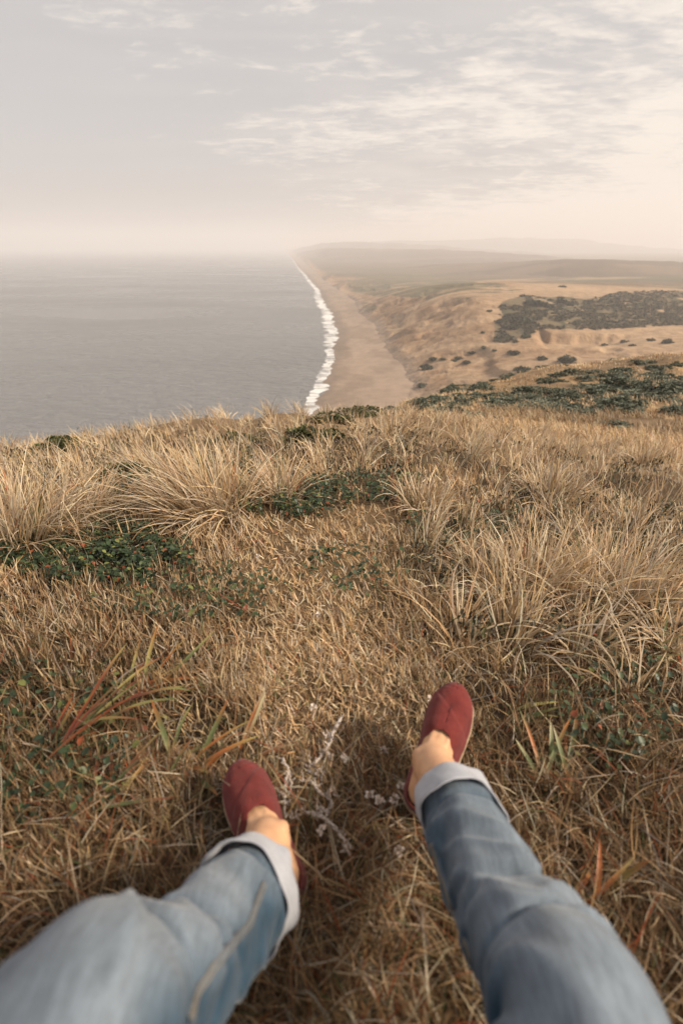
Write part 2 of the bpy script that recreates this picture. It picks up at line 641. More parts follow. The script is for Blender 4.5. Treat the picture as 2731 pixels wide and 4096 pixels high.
def zland(x, y):
    d = dtoe(x, y)
    ws = x_shore(y)
    bw = np.maximum(x_toe(y) - ws, 8)
    beach = np.where(d < 0, 4.0 * np.clip((x - ws) / bw, -2, 1) ** 1.0, 4.0)
    # beach cusps
    cusp = 0.5 * np.sin(y / 21.0 + 1.2 * np.sin(y / 63.0)) * np.exp(-((x - ws - 18) / 16) ** 2)
    beach = beach + cusp * sstep(3000, 1200, y) + 0.35 * (fbm(x / 24, y / 60, 3, 5) - 0.5) * sstep(-60, 10, d + 60)
    T = np.clip(tps(x, y), 2, 95)
    r = np.hypot(x, y)
    T = T + (18 - T) * sstep(3200, 5000, r)
    # bluff face: rises from its toe at the angle of loose sand until it meets the plateau
    wob = 16 * (fbm(y / 70, x * 0 + 2.5, 3, 29) - 0.5) * 2 * sstep(3000, 1200, r)
    gl = np.abs(2 * fbm((y + 0.35 * d + 14 * fbm(x / 40, y / 40, 2, 30)) / 30.0, d / 130.0, 4, 31, 0.6) - 1)
    face = 4.0 + np.maximum(d + wob * sstep(0, 60, d), 0) * (0.50 + 0.10 * (fbm(x / 90, y / 90, 2, 32) - 0.5))
    midf = sstep(3, 14, face - 4) * sstep(2600, 900, r)
    face = face + midf * (26.0 * (gl - 0.25))
    land = np.minimum(face, T + 2.0 * (fbm(x / 50, y / 50, 3, 34) - 0.5))
    onface = sstep(3.0, -3.0, face - T)
    slope_zone = sstep(0, 12, d) * sstep(300, 60, d) * sstep(3000, 900, r) * (1 - onface)
    ledge = fbm(x / 70, y / 110, 4, 33, 0.5) - 0.5
    land = land + slope_zone * 8 * ledge - 5 * sstep(0.52, 0.60, fbm(x / 55, y / 75, 3, 36)) * slope_zone + sstep(5, 80, d) * 1.2 * (fbm(x / 60, y / 90, 4, 35) - 0.5) * 2
    # the wind-cut brink of the sand terrace
    th = np.arctan2(x, y)
    db = np.interp(th, BR_TH, BR_R) + 7 * (fbm(th * 45, th * 0, 2, 39) - 0.5) * 2 - r
    wv = sstep(BR_TH[0] - 0.01, BR_TH[0] + 0.012, th) * sstep(BR_TH[-1] + 0.02, BR_TH[-1] - 0.05, th)
    land = land - 10 * sstep(0, 7, db) * sstep(95, 20, db) * wv
    return np.where(d < 0, beach, np.maximum(land, beach + 0.0))


lth = np.radians(np.concatenate([np.linspace(-14, 42, 700), np.linspace(42.5, 75, 50)]))
lr = np.concatenate([np.geomspace(300, 2600, 420), np.geomspace(2630, 42000, 110)])
LT, LR = np.meshgrid(lth, lr, indexing='xy')
LX, LY = LR * np.sin(LT), LR * np.cos(LT)
LZ = zland(LX, LY)
LP = np.stack([LX, LY, LZ], -1)
px, py, dep = project(LP)
D = dtoe(LX, LY)
S = LX - x_shore(LY)

SAND = np.array([0.375, 0.255, 0.158])
SAND2 = np.array([0.30, 0.185, 0.105])
BEACH = np.array([0.30, 0.220, 0.162])
WET = np.array([0.20, 0.150, 0.115])
VEG = np.array([0.075, 0.070, 0.040])
VEGD = np.array([0.145, 0.110, 0.062])
PLAIN = np.array([0.150, 0.105, 0.068])


def mixc(a, b, w):
    return a + (b - a) * np.asarray(w)[..., None]


n_s = fbm(LX / 90, LY / 60, 4, 51)
n_m = fbm(LX / 26, LY / 40, 4, 53)
n_f = fbm(LX / 10, LY / 14, 3, 57)
c_land = mixc(np.broadcast_to(SAND, LP.shape), SAND2, sstep(0.52, 0.72, n_s) * sstep(420, 60, D) * 0.75)
c_land = mixc(c_land, SAND2 * 0.85, sstep(0.46, 0.62, fbm(LX / 60 + LZ / 14, (LY + 0.35 * D) / 22, 4, 59)) * sstep(260, 90, D) * 0.7)
V1 = [(2000, 1215), (2090, 1180), (2170, 1190), (2250, 1190), (2330, 1205), (2480, 1168), (2800, 1160), (3300, 1170), (3300, 1310), (2731, 1300), (2400, 1318), (2150, 1318), (2060, 1375), (1980, 1370), (1990, 1290)]
V2 = [(1360, 1140), (1400, 1115), (1500, 1102), (1750, 1108), (1930, 1135), (2100, 1155), (1960, 1178), (1815, 1196), (1700, 1196), (1480, 1181), (1400, 1168)]
V3 = [(1420, 1205), (1470, 1205), (1560, 1222), (1590, 1240), (1530, 1270), (1500, 1290), (1450, 1260)]
jx = px + 40 * (n_m - 0.5) * 2
jy = py + 14 * (n_s - 0.5) * 2
m1 = in_poly(jx, jy, V1) * sstep(0.30, 0.44, n_f * 0.5 + n_m * 0.5)
m2 = in_poly(jx, jy, V2) * sstep(0.40, 0.52, n_s * 0.5 + fbm(LX / 120, LY / 30, 4, 61) * 0.5)
m3 = in_poly(jx, jy, V3) * sstep(0.4, 0.55, n_m)
c_land = mixc(c_land, mixc(np.broadcast_to(VEG, LP.shape), VEGD, sstep(0.4, 0.6, n_m)), m1)
c_land = mixc(c_land, VEG * 1.35, m2 * 0.9)
c_land = mixc(c_land, VEG * 1.2, m3 * 0.75)
plainw = sstep(1250, 1500, LR + 300 * (n_s - 0.5)) * sstep(5, 60, D)
plainw = np.maximum(plainw, sstep(1010, 1150, LR) * sstep(1880, 2150, px) * sstep(0, 1, D))
sandpatch = sstep(0.60, 0.68, fbm(LX / 260, LY / 90, 4, 71)) * sstep(3200, 1500, LR)
c_plain = mixc(mixc(np.broadcast_to(PLAIN, LP.shape), VEG * 1.4, sstep(0.45, 0.65, fbm(LX / 300, LY / 160, 4, 73))), SAND * 0.9, sandpatch * 0.8)
c_land = mixc(c_land, c_plain, plainw * (1 - m2))
wet = sstep(26, 8, S + 10 * (fbm(LX / 30, LY / 25, 3, 81) - 0.5) * 2)
c_beach = mixc(mixc(np.broadcast_to(BEACH, LP.shape), BEACH * 0.82, sstep(0.45, 0.65, fbm(LX / 22, LY / 46, 4, 83))), WET, wet)
cc = np.where((D < 0)[..., None], c_beach, mixc(c_beach, c_land, sstep(0, 22, D + 8 * (n_f - 0.5))))

F = grid_faces(len(lr), len(lth))[:, ::-1]
Dv, Sv, Zv = D.ravel(), S.ravel(), LZ.ravel()
fd = Dv[F].mean(1)
fs = Sv[F].max(1)
keep = fs > -25
bf = F[keep & (fd < 0)]
df = F[keep & (fd >= 0)]


def sub(faces):
    idx, inv = np.unique(faces, return_inverse=True)
    return idx, inv.reshape(faces.shape)


for nm, ff, mt, lab, cat in (('beach', bf, M['beach'], 'long sandy beach running to the horizon beside the surf', 'beach'),
                             ('dunes', df, M['dune'], 'tan sand bluffs and scrubby dunes behind the beach', 'dunes')):
    idx, inv = sub(ff)
    o = quads(nm, LP.reshape(-1, 3)[idx], inv, mt, cc.reshape(-1, 3)[idx], True)
    tag(o, lab, cat, kind='structure')

# foam band along the shore
fy = np.concatenate([np.arange(300, 1500, 2.0), np.geomspace(1502, 30000, 500)])
xs, xf = x_shore(fy), x_foam(fy)
lobe = 5.5 * (fbm(fy / 13, fy * 0, 3, 91) - 0.5) * 2 + 4.0 * np.abs(np.sin(fy / 19 + 2 * fbm(fy / 80, fy * 0, 2, 93)))
lobe2 = 18 * (fbm(fy / 9, fy * 0 + 3, 3, 95) - 0.5) * 2
nf = 22
fu = np.linspace(0, 1, nf)
x0 = xs - 0.68 * (xs - xf) - 2 + 0.7 * lobe2 * sstep(300, 900, fy)
x1 = xs + 2 + lobe
FX = x0[:, None] + (x1 - x0)[:, None] * fu[None]
FY = np.repeat(fy[:, None], nf, 1)
FZ = np.maximum(zland(FX, FY), 0.0) + 0.14
dens = np.minimum(sstep(0, 0.30, fu), sstep(1.0, 0.93, fu))[None] * (0.55 + 0.35 * fbm(FY / 60, FX / 25, 3, 97))
foam = quads('surf_foam', np.stack([FX, FY, FZ], -1).reshape(-1, 3), grid_faces(len(fy), nf)[:, ::-1], M['foam'],
             np.repeat(dens.reshape(-1, 1), 3, 1), True)
tag(foam, 'white surf foam breaking along the edge of the beach', 'foam', kind='stuff')


# far ridges, each a broad hill with its own crest line
def ridge(name, pts, t, front, back, colr, label, jag=0.0, seed=0, foot=0.0):
    a = np.array(pts, float)
    xs_ = np.linspace(a[0, 0], a[-1, 0], 160)
    # smooth crest
    ys_ = np.interp(xs_, a[:, 0], a[:, 1])
    for _ in range(6):
        ys_[1:-1] = (ys_[:-2] + 2 * ys_[1:-1] + ys_[2:]) / 4
    tt = np.interp(xs_, a[:, 0], t) if np.ndim(t) else np.full_like(xs_, t)
    P = at_t(xs_, ys_, tt)
    P[:, 2] += jag * (fbm(xs_ / 40, xs_ * 0 + seed, 4, seed) - 0.5)
    hd = P[:, :2] / np.linalg.norm(P[:, :2], axis=1)[:, None]
    s = np.concatenate([np.linspace(-1, 0, 26), np.linspace(0, 1, 10)[1:]])
    V = []
    for k in s:
        off = k * (front if k < 0 else back)
        prof = math.cos(k * math.pi / 2) ** 1.3 if k < 0 else math.cos(k * math.pi / 2)
        xy = P[:, :2] + hd * off
        z = foot + (P[:, 2] - foot) * prof
        z = z + (fbm(xy[:, 0] / (front * 0.18), xy[:, 1] / (front * 0.3), 4, seed + 5) - 0.5) * (P[:, 2] - foot) * 0.35 * (1 - prof) * (k < 0)
        V.append(np.concatenate([xy, z[:, None]], 1))
    V = np.stack(V)
    nn = fbm(V[..., 0] / (front * 0.25), V[..., 1] / (front * 0.12), 4, seed + 9)
    c = mixc(np.broadcast_to(np.array(colr), V.shape), np.array(colr) * 0.6, sstep(0.42, 0.62, nn))
    o = quads(name, V.reshape(-1, 3), grid_faces(len(s), len(xs_))[:, ::-1], M['hill'], c.reshape(-1, 3), True)
    return tag(o, label, 'hills', kind='structure')


ridge('hills', [(1560, 1066), (1700, 1062), (1815, 1056), (1950, 1050), (2100, 1046), (2250, 1038), (2420, 1038), (2560, 1043), (2731, 1048), (3000, 1052), (3500, 1060)],
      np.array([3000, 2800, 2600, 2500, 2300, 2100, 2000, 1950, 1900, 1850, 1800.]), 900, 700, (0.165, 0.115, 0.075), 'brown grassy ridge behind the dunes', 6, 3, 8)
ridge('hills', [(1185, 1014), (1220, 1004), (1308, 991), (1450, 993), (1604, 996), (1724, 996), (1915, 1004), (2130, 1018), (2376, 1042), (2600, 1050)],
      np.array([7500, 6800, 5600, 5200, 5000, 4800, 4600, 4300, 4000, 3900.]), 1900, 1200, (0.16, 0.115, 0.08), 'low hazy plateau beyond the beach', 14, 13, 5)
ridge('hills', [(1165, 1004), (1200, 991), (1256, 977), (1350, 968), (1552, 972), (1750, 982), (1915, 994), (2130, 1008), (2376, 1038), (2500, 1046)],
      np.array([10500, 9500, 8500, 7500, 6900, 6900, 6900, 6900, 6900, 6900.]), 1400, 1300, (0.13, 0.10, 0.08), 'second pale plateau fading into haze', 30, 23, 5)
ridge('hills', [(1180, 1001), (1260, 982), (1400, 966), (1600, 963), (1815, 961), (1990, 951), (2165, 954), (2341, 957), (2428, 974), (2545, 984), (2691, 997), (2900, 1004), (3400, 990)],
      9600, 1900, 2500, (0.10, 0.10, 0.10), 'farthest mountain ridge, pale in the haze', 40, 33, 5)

# the sea air
hz = bpy.data.materials.new('haze_air')
hz.use_nodes = True
hz.node_tree.nodes.clear()
ho = hz.node_tree.nodes.new('ShaderNodeOutputMaterial')
hv = hz.node_tree.nodes.new('ShaderNodeVolumePrincipled')
hv.inputs['Color'].default_value = (0.97, 0.95, 0.97, 1)
hv.inputs['Density'].default_value = 0.00022
hv.inputs['Anisotropy'].default_value = 0.1
hz.node_tree.links.new(hv.outputs[0], ho.inputs['Volume'])
bx = [(-46000, -3500), (31000, -3500), (31000, 61000), (-46000, 61000)]
hvz = [(x, y, z) for z in (-150.0, 430.0) for x, y in bx]
haze = quads('haze', hvz, [(3, 2, 1, 0), (4, 5, 6, 7), (0, 1, 5, 4), (1, 2, 6, 5), (2, 3, 7, 6), (3, 0, 4, 7)], hz, None, False)
tag(haze, 'pale sea haze over the coast', 'haze', kind='stuff')


# ================================================================== blades of grass
def blade_arrays(base, az, lean, curl, length, width, colr, nseg, twist=None, tipcol=None, swirl=None):
    N = len(base)
    base = np.asarray(base, float)
    if twist is None:
        twist = RNG.uniform(-0.9, 0.9, N)
    if swirl is None:
        swirl = RNG.normal(0, 0.55, N)
    pos = base.copy()
    step = (length / nseg)[:, None]
    V = np.zeros((N, 2 * nseg + 1, 3))
    C = np.zeros((N, 2 * nseg + 1, 3))
    for k in range(nseg + 1):
        t = k / nseg
        ang = lean + curl * t
        azk = az + swirl * t
        hx, hy = np.sin(azk), np.cos(azk)
        tan = np.stack([hx * np.sin(ang), hy * np.sin(ang), np.cos(ang)], -1)
        side = np.stack([hy, -hx, np.zeros(N)], -1)
        nrm = np.cross(side, tan)
        sv = side * np.cos(twist)[:, None] + nrm * np.sin(twist)[:, None]
        w = width * (0.75 + 0.25 * min(1, 3 * t)) * (1 - t ** 2.2)
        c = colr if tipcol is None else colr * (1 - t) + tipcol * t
        if k < nseg:
            V[:, 2 * k] = pos - sv * w[:, None] / 2
            V[:, 2 * k + 1] = pos + sv * w[:, None] / 2
            C[:, 2 * k] = c
            C[:, 2 * k + 1] = c
        else:
            V[:, 2 * nseg] = pos
            C[:, 2 * nseg] = c
        pos = pos + tan * step
    return V, C


def blades_obj(name, parts, mat, origin=None, parent=None):
    vs, cs, loops, starts, totals = [], [], [], [], []
    vo = lo = 0
    for V, C in parts:
        N, m, _ = V.shape
        nseg = (m - 1) // 2
        f = []
        for k in range(nseg - 1):
            f += [2 * k, 2 * k + 1, 2 * k + 3, 2 * k + 2]
        f += [2 * nseg - 2, 2 * nseg - 1, 2 * nseg]
        f = np.array(f)
        tot = np.array([4] * (nseg - 1) + [3])
        st = np.concatenate([[0], np.cumsum(tot)[:-1]])
        loops.append((vo + np.arange(N)[:, None] * m + f[None]).ravel())
        starts.append((lo + np.arange(N)[:, None] * len(f) + st[None]).ravel())
        totals.append(np.tile(tot, N))
        vs.append(V.reshape(-1, 3))
        cs.append(C.reshape(-1, 3))
        vo += N * m
        lo += N * len(f)
    return mesh_np(name, np.concatenate(vs), np.concatenate(loops), np.concatenate(starts), np.concatenate(totals), mat,
                   np.concatenate(cs), False, parent, origin)


PAL = np.array([[0.66, 0.49, 0.30], [0.58, 0.40, 0.22], [0.50, 0.31, 0.145], [0.34, 0.20, 0.095], [0.50, 0.41, 0.30], [0.22, 0.125, 0.06],
                [0.34, 0.095, 0.035], [0.115, 0.125, 0.045], [0.74, 0.60, 0.41]])


def pick_col(N, p):
    p = np.array(p, float)
    c = PAL[RNG.choice(len(PAL), N, p=p / p.sum())]
    return c * np.array([0.96, 1.0, 1.07]) * RNG.uniform(0.8, 1.2, (N, 1)) * RNG.uniform(0.95, 1.05, (N, 3))


def tall_zone(px, py):
    """where the long bunch grass grows, in photo coordinates"""
    n1 = fbm(px / 260, py / 150, 3, 101)
    crest = sstep(1985, 1880, py + 120 * (n1 - 0.5) * 2)
    left = sstep(560, 380, px + 120 * (n1 - 0.5)) * sstep(2260, 2120, py)
    right = sstep(1600, 1800, px - (py - 2250) * 0.35 + 160 * (n1 - 0.5)) * sstep(1960, 2080, py) * sstep(2720, 2480, py - (px - 1900) * 0.12)
    gap = in_poly(px, py, [(1100, 1960), (1700, 1960), (1900, 2080), (1500, 2180), (1200, 2400), (1000, 2200)])
    return np.where(gap, 0, np.maximum(np.maximum(crest, left), right))


GREEN_PATCHES = [  # px, py, rx, ry, leaves, label
    (400, 2255, 390, 120, 5200, 'dark green leafy ground cover beside the large grass tussock on the left'),
    (1160, 2020, 260, 75, 2300, 'green leaf patch at the foot of the wind-swept tussock'),
    (960, 1900, 200, 40, 900, 'low green growth showing through the crest grass'),
    (1440, 2300, 280, 100, 260, 'small green leaves beside the trodden path'),
    (760, 2400, 420, 110, 800, 'scattered green leaves in the short dry turf left of the path'),
    (2450, 2850, 260, 260, 420, 'green creeping leaves low at the right of the raised shoe'),
    (1500, 1985, 200, 60, 900, 'thin green growth on the far end of the path'),
    (520, 2020, 70, 60, 500, 'dark green leaves in the gap between two tussocks'),
    (200, 3000, 420, 320, 600, 'dark green leaves under the red strap leaves on the left'),
    (1900, 2130, 300, 70, 600, 'olive green leaves under the bent grass right of the path')]


def green_amount(px, py):
    g = np.zeros(np.shape(px))
    for (gx, gy, rx, ry, _, _l) in GREEN_PATCHES:
        d = np.hypot((px - gx) / rx, (py - gy) / ry)
        g = np.maximum(g, sstep(1.1, 0.6, d) * min(1.0, _ / (0.05 * rx * ry)))
    return g


def sample_ground(N, x0, x1, y0, y1):
    px = RNG.uniform(x0, x1, N)
    py = RNG.uniform(y0, y1, N)
    x, y = ground_hit(px, py)
    ok = np.isfinite(x) & (np.hypot(x, y) < 7.2)
    return px[ok], py[ok], x[ok], y[ok]


# --- short trodden turf
N0 = 150000
spx, spy, sx, sy = sample_ground(N0, -500, 3250, 1660, 4300)
tz = tall_zone(spx, spy)
ga = green_amount(spx, spy)
gapn = sstep(0.50, 0.40, fbm(sx * 11, sy * 11, 3, 119)) * sstep(2300, 2800, spy) * sstep(150, 420, np.abs(spx - 1330))
keepm = RNG.uniform(0, 1, len(sx)) > np.clip(0.45 * tz + 0.55 * ga + 0.8 * gapn, 0, 0.9)
spx, spy, sx, sy, tz = spx[keepm], spy[keepm], sx[keepm], sy[keepm], tz[keepm]
r = np.hypot(sx, sy)
N = len(sx)
near = sstep(2650, 3300, spy)
clump = fbm(sx * 5, sy * 5, 3, 121)
pathw = sstep(430, 190, np.abs(spx - np.interp(spy, [1950, 2100, 2400, 2700, 3200], [1420, 1250, 1200, 1300, 1380]))) * sstep(1950, 2100, spy)
length = (0.022 + 0.045 * RNG.beta(2, 3, N)) * (1 + 0.5 * sstep(0.45, 0.65, clump)) * (1 - 0.22 * pathw) * (1 + 0.15 * np.clip(r - 1, 0, 5))
width = (0.0019 + 0.0019 * RNG.uniform(0, 1, N)) * (0.72 + 0.40 * np.clip(r, 0.6, 3))
lean = np.abs(RNG.normal(0.5, 0.4, N)) + 0.45 * pathw + 0.45 * near * RNG.uniform(0, 1, N)
az = RNG.uniform(-math.pi, math.pi, N)
az = np.where(RNG.uniform(0, 1, N) < 0.35, RNG.normal(-0.6, 0.7, N), az)
curl = RNG.normal(0.35, 0.5, N) * (1 - 0.6 * pathw)
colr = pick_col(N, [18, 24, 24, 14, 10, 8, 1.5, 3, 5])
trod_vignette = pick_col(N, [3, 7, 18, 30, 6, 34, 6, 9, 1]) * 0.56  # brown trampled palette, dimmed so lens falloff and body shade sit in the colour
sidew = np.clip(near * 0.85 + 0.80 * sstep(2350, 2850, spy) * sstep(350, 900, np.abs(spx - 1330)), 0, 0.92)  # share of dimmed blades, rising towards frame bottom and sides like a vignette
colr = np.where((RNG.uniform(0, 1, N) < sidew)[:, None], trod_vignette, colr)
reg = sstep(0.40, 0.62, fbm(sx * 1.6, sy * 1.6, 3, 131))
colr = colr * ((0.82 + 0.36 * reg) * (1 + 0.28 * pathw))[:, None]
base = np.stack([sx, sy, zhead(sx, sy) - 0.004], -1)
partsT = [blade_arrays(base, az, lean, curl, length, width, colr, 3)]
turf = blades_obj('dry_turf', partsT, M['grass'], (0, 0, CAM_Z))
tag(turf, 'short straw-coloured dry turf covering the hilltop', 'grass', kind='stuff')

# --- loose long dry blades lying in the turf near the feet
spx, spy, sx, sy = sample_ground(12500, -400, 3200, 2350, 4300)
N = len(sx)
side = np.where(spx > 1500, 0.8, 0.55) * (1 - 0.9 * sstep(420, 120, np.abs(spx - 1330)) * sstep(3300, 2900, spy))
k = RNG.uniform(0, 1, N) < side
sx, sy = sx[k], sy[k]
N = len(sx)
colr = pick_col(N, [9, 12, 18, 24, 14, 24, 9, 7, 6]) * 0.72  # litter colour dimmed too, painting in the vignette around the feet
length = RNG.uniform(0.05, 0.14, N)
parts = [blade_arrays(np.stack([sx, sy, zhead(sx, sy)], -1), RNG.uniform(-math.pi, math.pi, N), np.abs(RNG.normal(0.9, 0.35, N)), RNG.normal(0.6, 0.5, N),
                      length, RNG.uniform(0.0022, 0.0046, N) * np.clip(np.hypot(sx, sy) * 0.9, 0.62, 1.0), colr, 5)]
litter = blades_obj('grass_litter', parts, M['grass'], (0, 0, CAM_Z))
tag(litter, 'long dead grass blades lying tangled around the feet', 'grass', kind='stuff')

# --- tall dry grass on the crest and to both sides
spx, spy, sx, sy = sample_ground(120000, -600, 3350, 1640, 2800)
tz = tall_zone(spx, spy)
gap = fbm(spx / 55, spy / 26, 3, 141)
dark_gap = sstep(0.54, 0.62, gap)
k = (RNG.uniform(0, 1, len(sx)) < tz * (1 - 0.85 * dark_gap)) & (RNG.uniform(0, 1, len(sx)) < 0.30)
spx, spy, sx, sy = spx[k], spy[k], sx[k], sy[k]
# behind the crest, evenly over the ground
N2 = 22000
r2 = np.sqrt(RNG.uniform(5.2 ** 2, 11.5 ** 2, N2))
th2 = RNG.uniform(math.radians(-50), math.radians(55), N2)
gx2, gy2 = r2 * np.sin(th2), r2 * np.cos(th2)
p2 = np.stack([gx2, gy2, zhead(gx2, gy2)], -1)
ppx, ppy, _ = project(p2)
sx, sy = np.concatenate([sx, gx2]), np.concatenate([sy, gy2])
spx, spy = np.concatenate([spx, ppx]), np.concatenate([spy, ppy])
r = np.hypot(sx, sy)
N = len(sx)
# gather into small bunches: pull the base to the centre of a cell
cell = 0.16 + 0.03 * r
cxk, cyk = np.floor(sx / cell), np.floor(sy / cell)
jxk = _hash(cxk.astype(np.int64), cyk.astype(np.int64), 151)
jyk = _hash(cxk.astype(np.int64), cyk.astype(np.int64), 152)
jhk = _hash(cxk.astype(np.int64), cyk.astype(np.int64), 153)
bxk, byk = (cxk + 0.2 + 0.6 * jxk) * cell, (cyk + 0.2 + 0.6 * jyk) * cell
pull = 0.55
ox, oy = sx - bxk, sy - byk
sx, sy = sx - ox * pull, sy - oy * pull
rightw = sstep(1500, 1900, spx)
az = np.arctan2(ox, oy) + RNG.normal(0, 0.7, N)
wind = np.where(spx < 1400, -1.3, 0.6)
az = np.where(RNG.uniform(0, 1, N) < 0.4, wind + RNG.normal(0, 0.5, N), az)
nearr = sstep(2050, 2300, spy) * rightw
length = RNG.uniform(0.09, 0.25, N) * (0.6 + 0.8 * jhk) * (0.8 + 0.035 * r) * (1 + 0.1 * nearr)
lean = np.abs(RNG.normal(0.40, 0.32, N)) + 0.30 * nearr
curl = RNG.normal(0.7, 0.6, N) + 0.9 * nearr * RNG.uniform(0, 1, N)
width = RNG.uniform(0.0034, 0.0062, N) * (0.80 + 0.12 * np.clip(r, 1, 9))
colr = pick_col(N, [26, 22, 15, 8, 14, 4, 0.6, 2, 12]) * (0.85 + 0.3 * jxk)[:, None]
base = np.stack([sx, sy, zhead(sx, sy) - 0.01], -1)
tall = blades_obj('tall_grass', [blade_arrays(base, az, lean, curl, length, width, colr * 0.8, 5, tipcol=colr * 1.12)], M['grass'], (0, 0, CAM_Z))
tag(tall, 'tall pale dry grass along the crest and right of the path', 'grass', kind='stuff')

# --- single large tussocks
TUSS = [  # px, py of the base, height m, radius m, blades, wind azimuth, label
    (120, 2190, 0.52, 0.20, 1500, 0.9, 'large pale grass tussock at the left edge above the green patch'),
    (330, 2110, 0.42, 0.16, 900, 1.0, 'grass tussock just right of the one at the left edge'),
    (850, 2070, 0.50, 0.26, 1900, -1.2, 'broad wind-swept tussock with a dark grey heart left of the path'),
    (1110, 2010, 0.36, 0.14, 700, -0.6, 'upright pale tussock at the right end of the wind-swept one'),
    (600, 1900, 0.34, 0.16, 700, -0.9, 'tussock on the crest behind the left dark gap'),
    (1560, 1745, 0.46, 0.20, 700, 0.5, 'arching tussock on the crest beside the green crest bush'),
    (1960, 2350, 0.28, 0.18, 800, -0.4, 'low bent tussock nearest the path on the right'),
    (2150, 2380, 0.36, 0.20, 1200, 0.9, 'thick arching tussock in the middle of the right-hand grass'),
    (2480, 2420, 0.38, 0.20, 1100, 0.8, 'tall arching tussock at the right edge below the dark hollow'),
    (2200, 2020, 0.34, 0.20, 900, 0.6, 'bent tussock above the dark hollow on the right'),
    (1700, 2040, 0.26, 0.16, 700, 0.5, 'small fluffy tussock right of the far end of the path'),
    (2560, 1880, 0.42, 0.22, 900, 0.7, 'tall crest tussock at the right edge below the scrub')]
for (tpx, tpy, H, R, nb, wa, lab) in TUSS:
    gx, gy = ground_hit(np.array([tpx]), np.array([tpy]))
    gx, gy = float(gx[0]), float(gy[0])
    gz = float(zhead(gx, gy))
    rr_ = math.hypot(gx, gy)
    nb = int(nb * 0.42)
    H = H * 0.70
    a0 = RNG.uniform(-math.pi, math.pi, nb)
    q = np.sqrt(RNG.uniform(0, 1, nb))
    bx_, by_ = gx + R * 0.6 * q * np.sin(a0), gy + R * 0.6 * q * np.cos(a0)
    base = np.stack([bx_, by_, zhead(bx_, by_) - 0.01], -1)
    azb = a0 + RNG.normal(0, 0.8, nb)
    vx, vy = np.sin(azb) * (0.35 + q) + 0.9 * math.sin(wa), np.cos(azb) * (0.35 + q) + 0.9 * math.cos(wa) * 0.6
    azb = np.arctan2(vx, vy)
    ln = H * RNG.uniform(0.55, 1.25, nb)
    le = np.clip(0.15 + 0.6 * q + RNG.normal(0, 0.3, nb), 0, 1.4)
    cu2 = RNG.normal(0.8, 0.6, nb)
    wd = RNG.uniform(0.0036, 0.0066, nb) * (0.85 + 0.10 * rr_)
    c = pick_col(nb, [28, 22, 12, 7, 14, 4, 0.5, 1.5, 14])
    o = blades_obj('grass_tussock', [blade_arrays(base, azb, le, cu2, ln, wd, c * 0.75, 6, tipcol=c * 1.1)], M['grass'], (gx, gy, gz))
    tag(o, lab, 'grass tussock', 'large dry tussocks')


# --- green leafy ground cover
def leaf_mesh(base, az, tilt, size, colr, aspect=0.75):
    """small cupped oval leaves, eight corners each"""
    N = len(base)
    prof = [(-1.0, 0.0), (-0.45, 0.78), (0.35, 0.92), (1.0, 0.0), (0.35, -0.92), (-0.45, -0.78)]
    fx = np.stack([np.sin(az) * np.cos(tilt), np.cos(az) * np.cos(tilt), np.sin(tilt)], -1)
    sx_ = np.stack([np.cos(az), -np.sin(az), np.zeros(N)], -1)
    up = np.cross(sx_, fx)
    V = np.zeros((N, 6, 3))
    for k, (a_, b_) in enumerate(prof):
        V[:, k] = base + fx * (a_ * size * 0.5)[:, None] + sx_ * (b_ * size * 0.5 * aspect)[:, None] + up * (abs(b_) * size * 0.12)[:, None]
    f = np.array([[0, 3, 2, 1], [0, 5, 4, 3]])
    F = (np.arange(N)[:, None, None] * 6 + f[None]).reshape(-1, 4)
    return V.reshape(-1, 3), F, np.repeat(colr, 6, 0)


GP = np.array([[0.030, 0.050, 0.022], [0.042, 0.066, 0.027], [0.022, 0.036, 0.018], [0.070, 0.092, 0.036], [0.16, 0.17, 0.05], [0.25, 0.07, 0.03]])
for (gx_, gy_, rx_, ry_, nl, lab) in GREEN_PATCHES:
    a0 = RNG.uniform(0, 2 * math.pi, nl)
    q = RNG.uniform(0, 1, nl) ** 0.6
    qx, qy = gx_ + rx_ * q * np.cos(a0), gy_ + ry_ * q * np.sin(a0)
    nz = fbm(qx / 45, qy / 22, 2, 161)
    k = nz > 0.42
    x, y = ground_hit(qx[k], qy[k])
    ok = np.isfinite(x)
    x, y = x[ok], y[ok]
    N = len(x)
    rr_ = np.hypot(x, y)
    h = RNG.uniform(0.012, 0.06, N) * (0.7 + 0.2 * rr_)
    c = GP[RNG.choice(6, N, p=[.3, .28, .2, .14, .05, .03])] * RNG.uniform(0.75, 1.3, (N, 1))
    V, Fq, C = leaf_mesh(np.stack([x, y, zhead(x, y) + h], -1), RNG.uniform(-math.pi, math.pi, N), RNG.normal(0.35, 0.4, N),
                         RNG.uniform(0.011, 0.023, N) * (0.75 + 0.15 * rr_), c)
    cx_, cy_ = ground_hit(np.array([gx_]), np.array([gy_]))
    o = quads('ground_cover', V, Fq, M['leaf'], C, False, origin=(float(cx_[0]), float(cy_[0]), float(zhead(cx_, cy_)[0])))
    tag(o, lab, 'ground cover', kind='stuff')


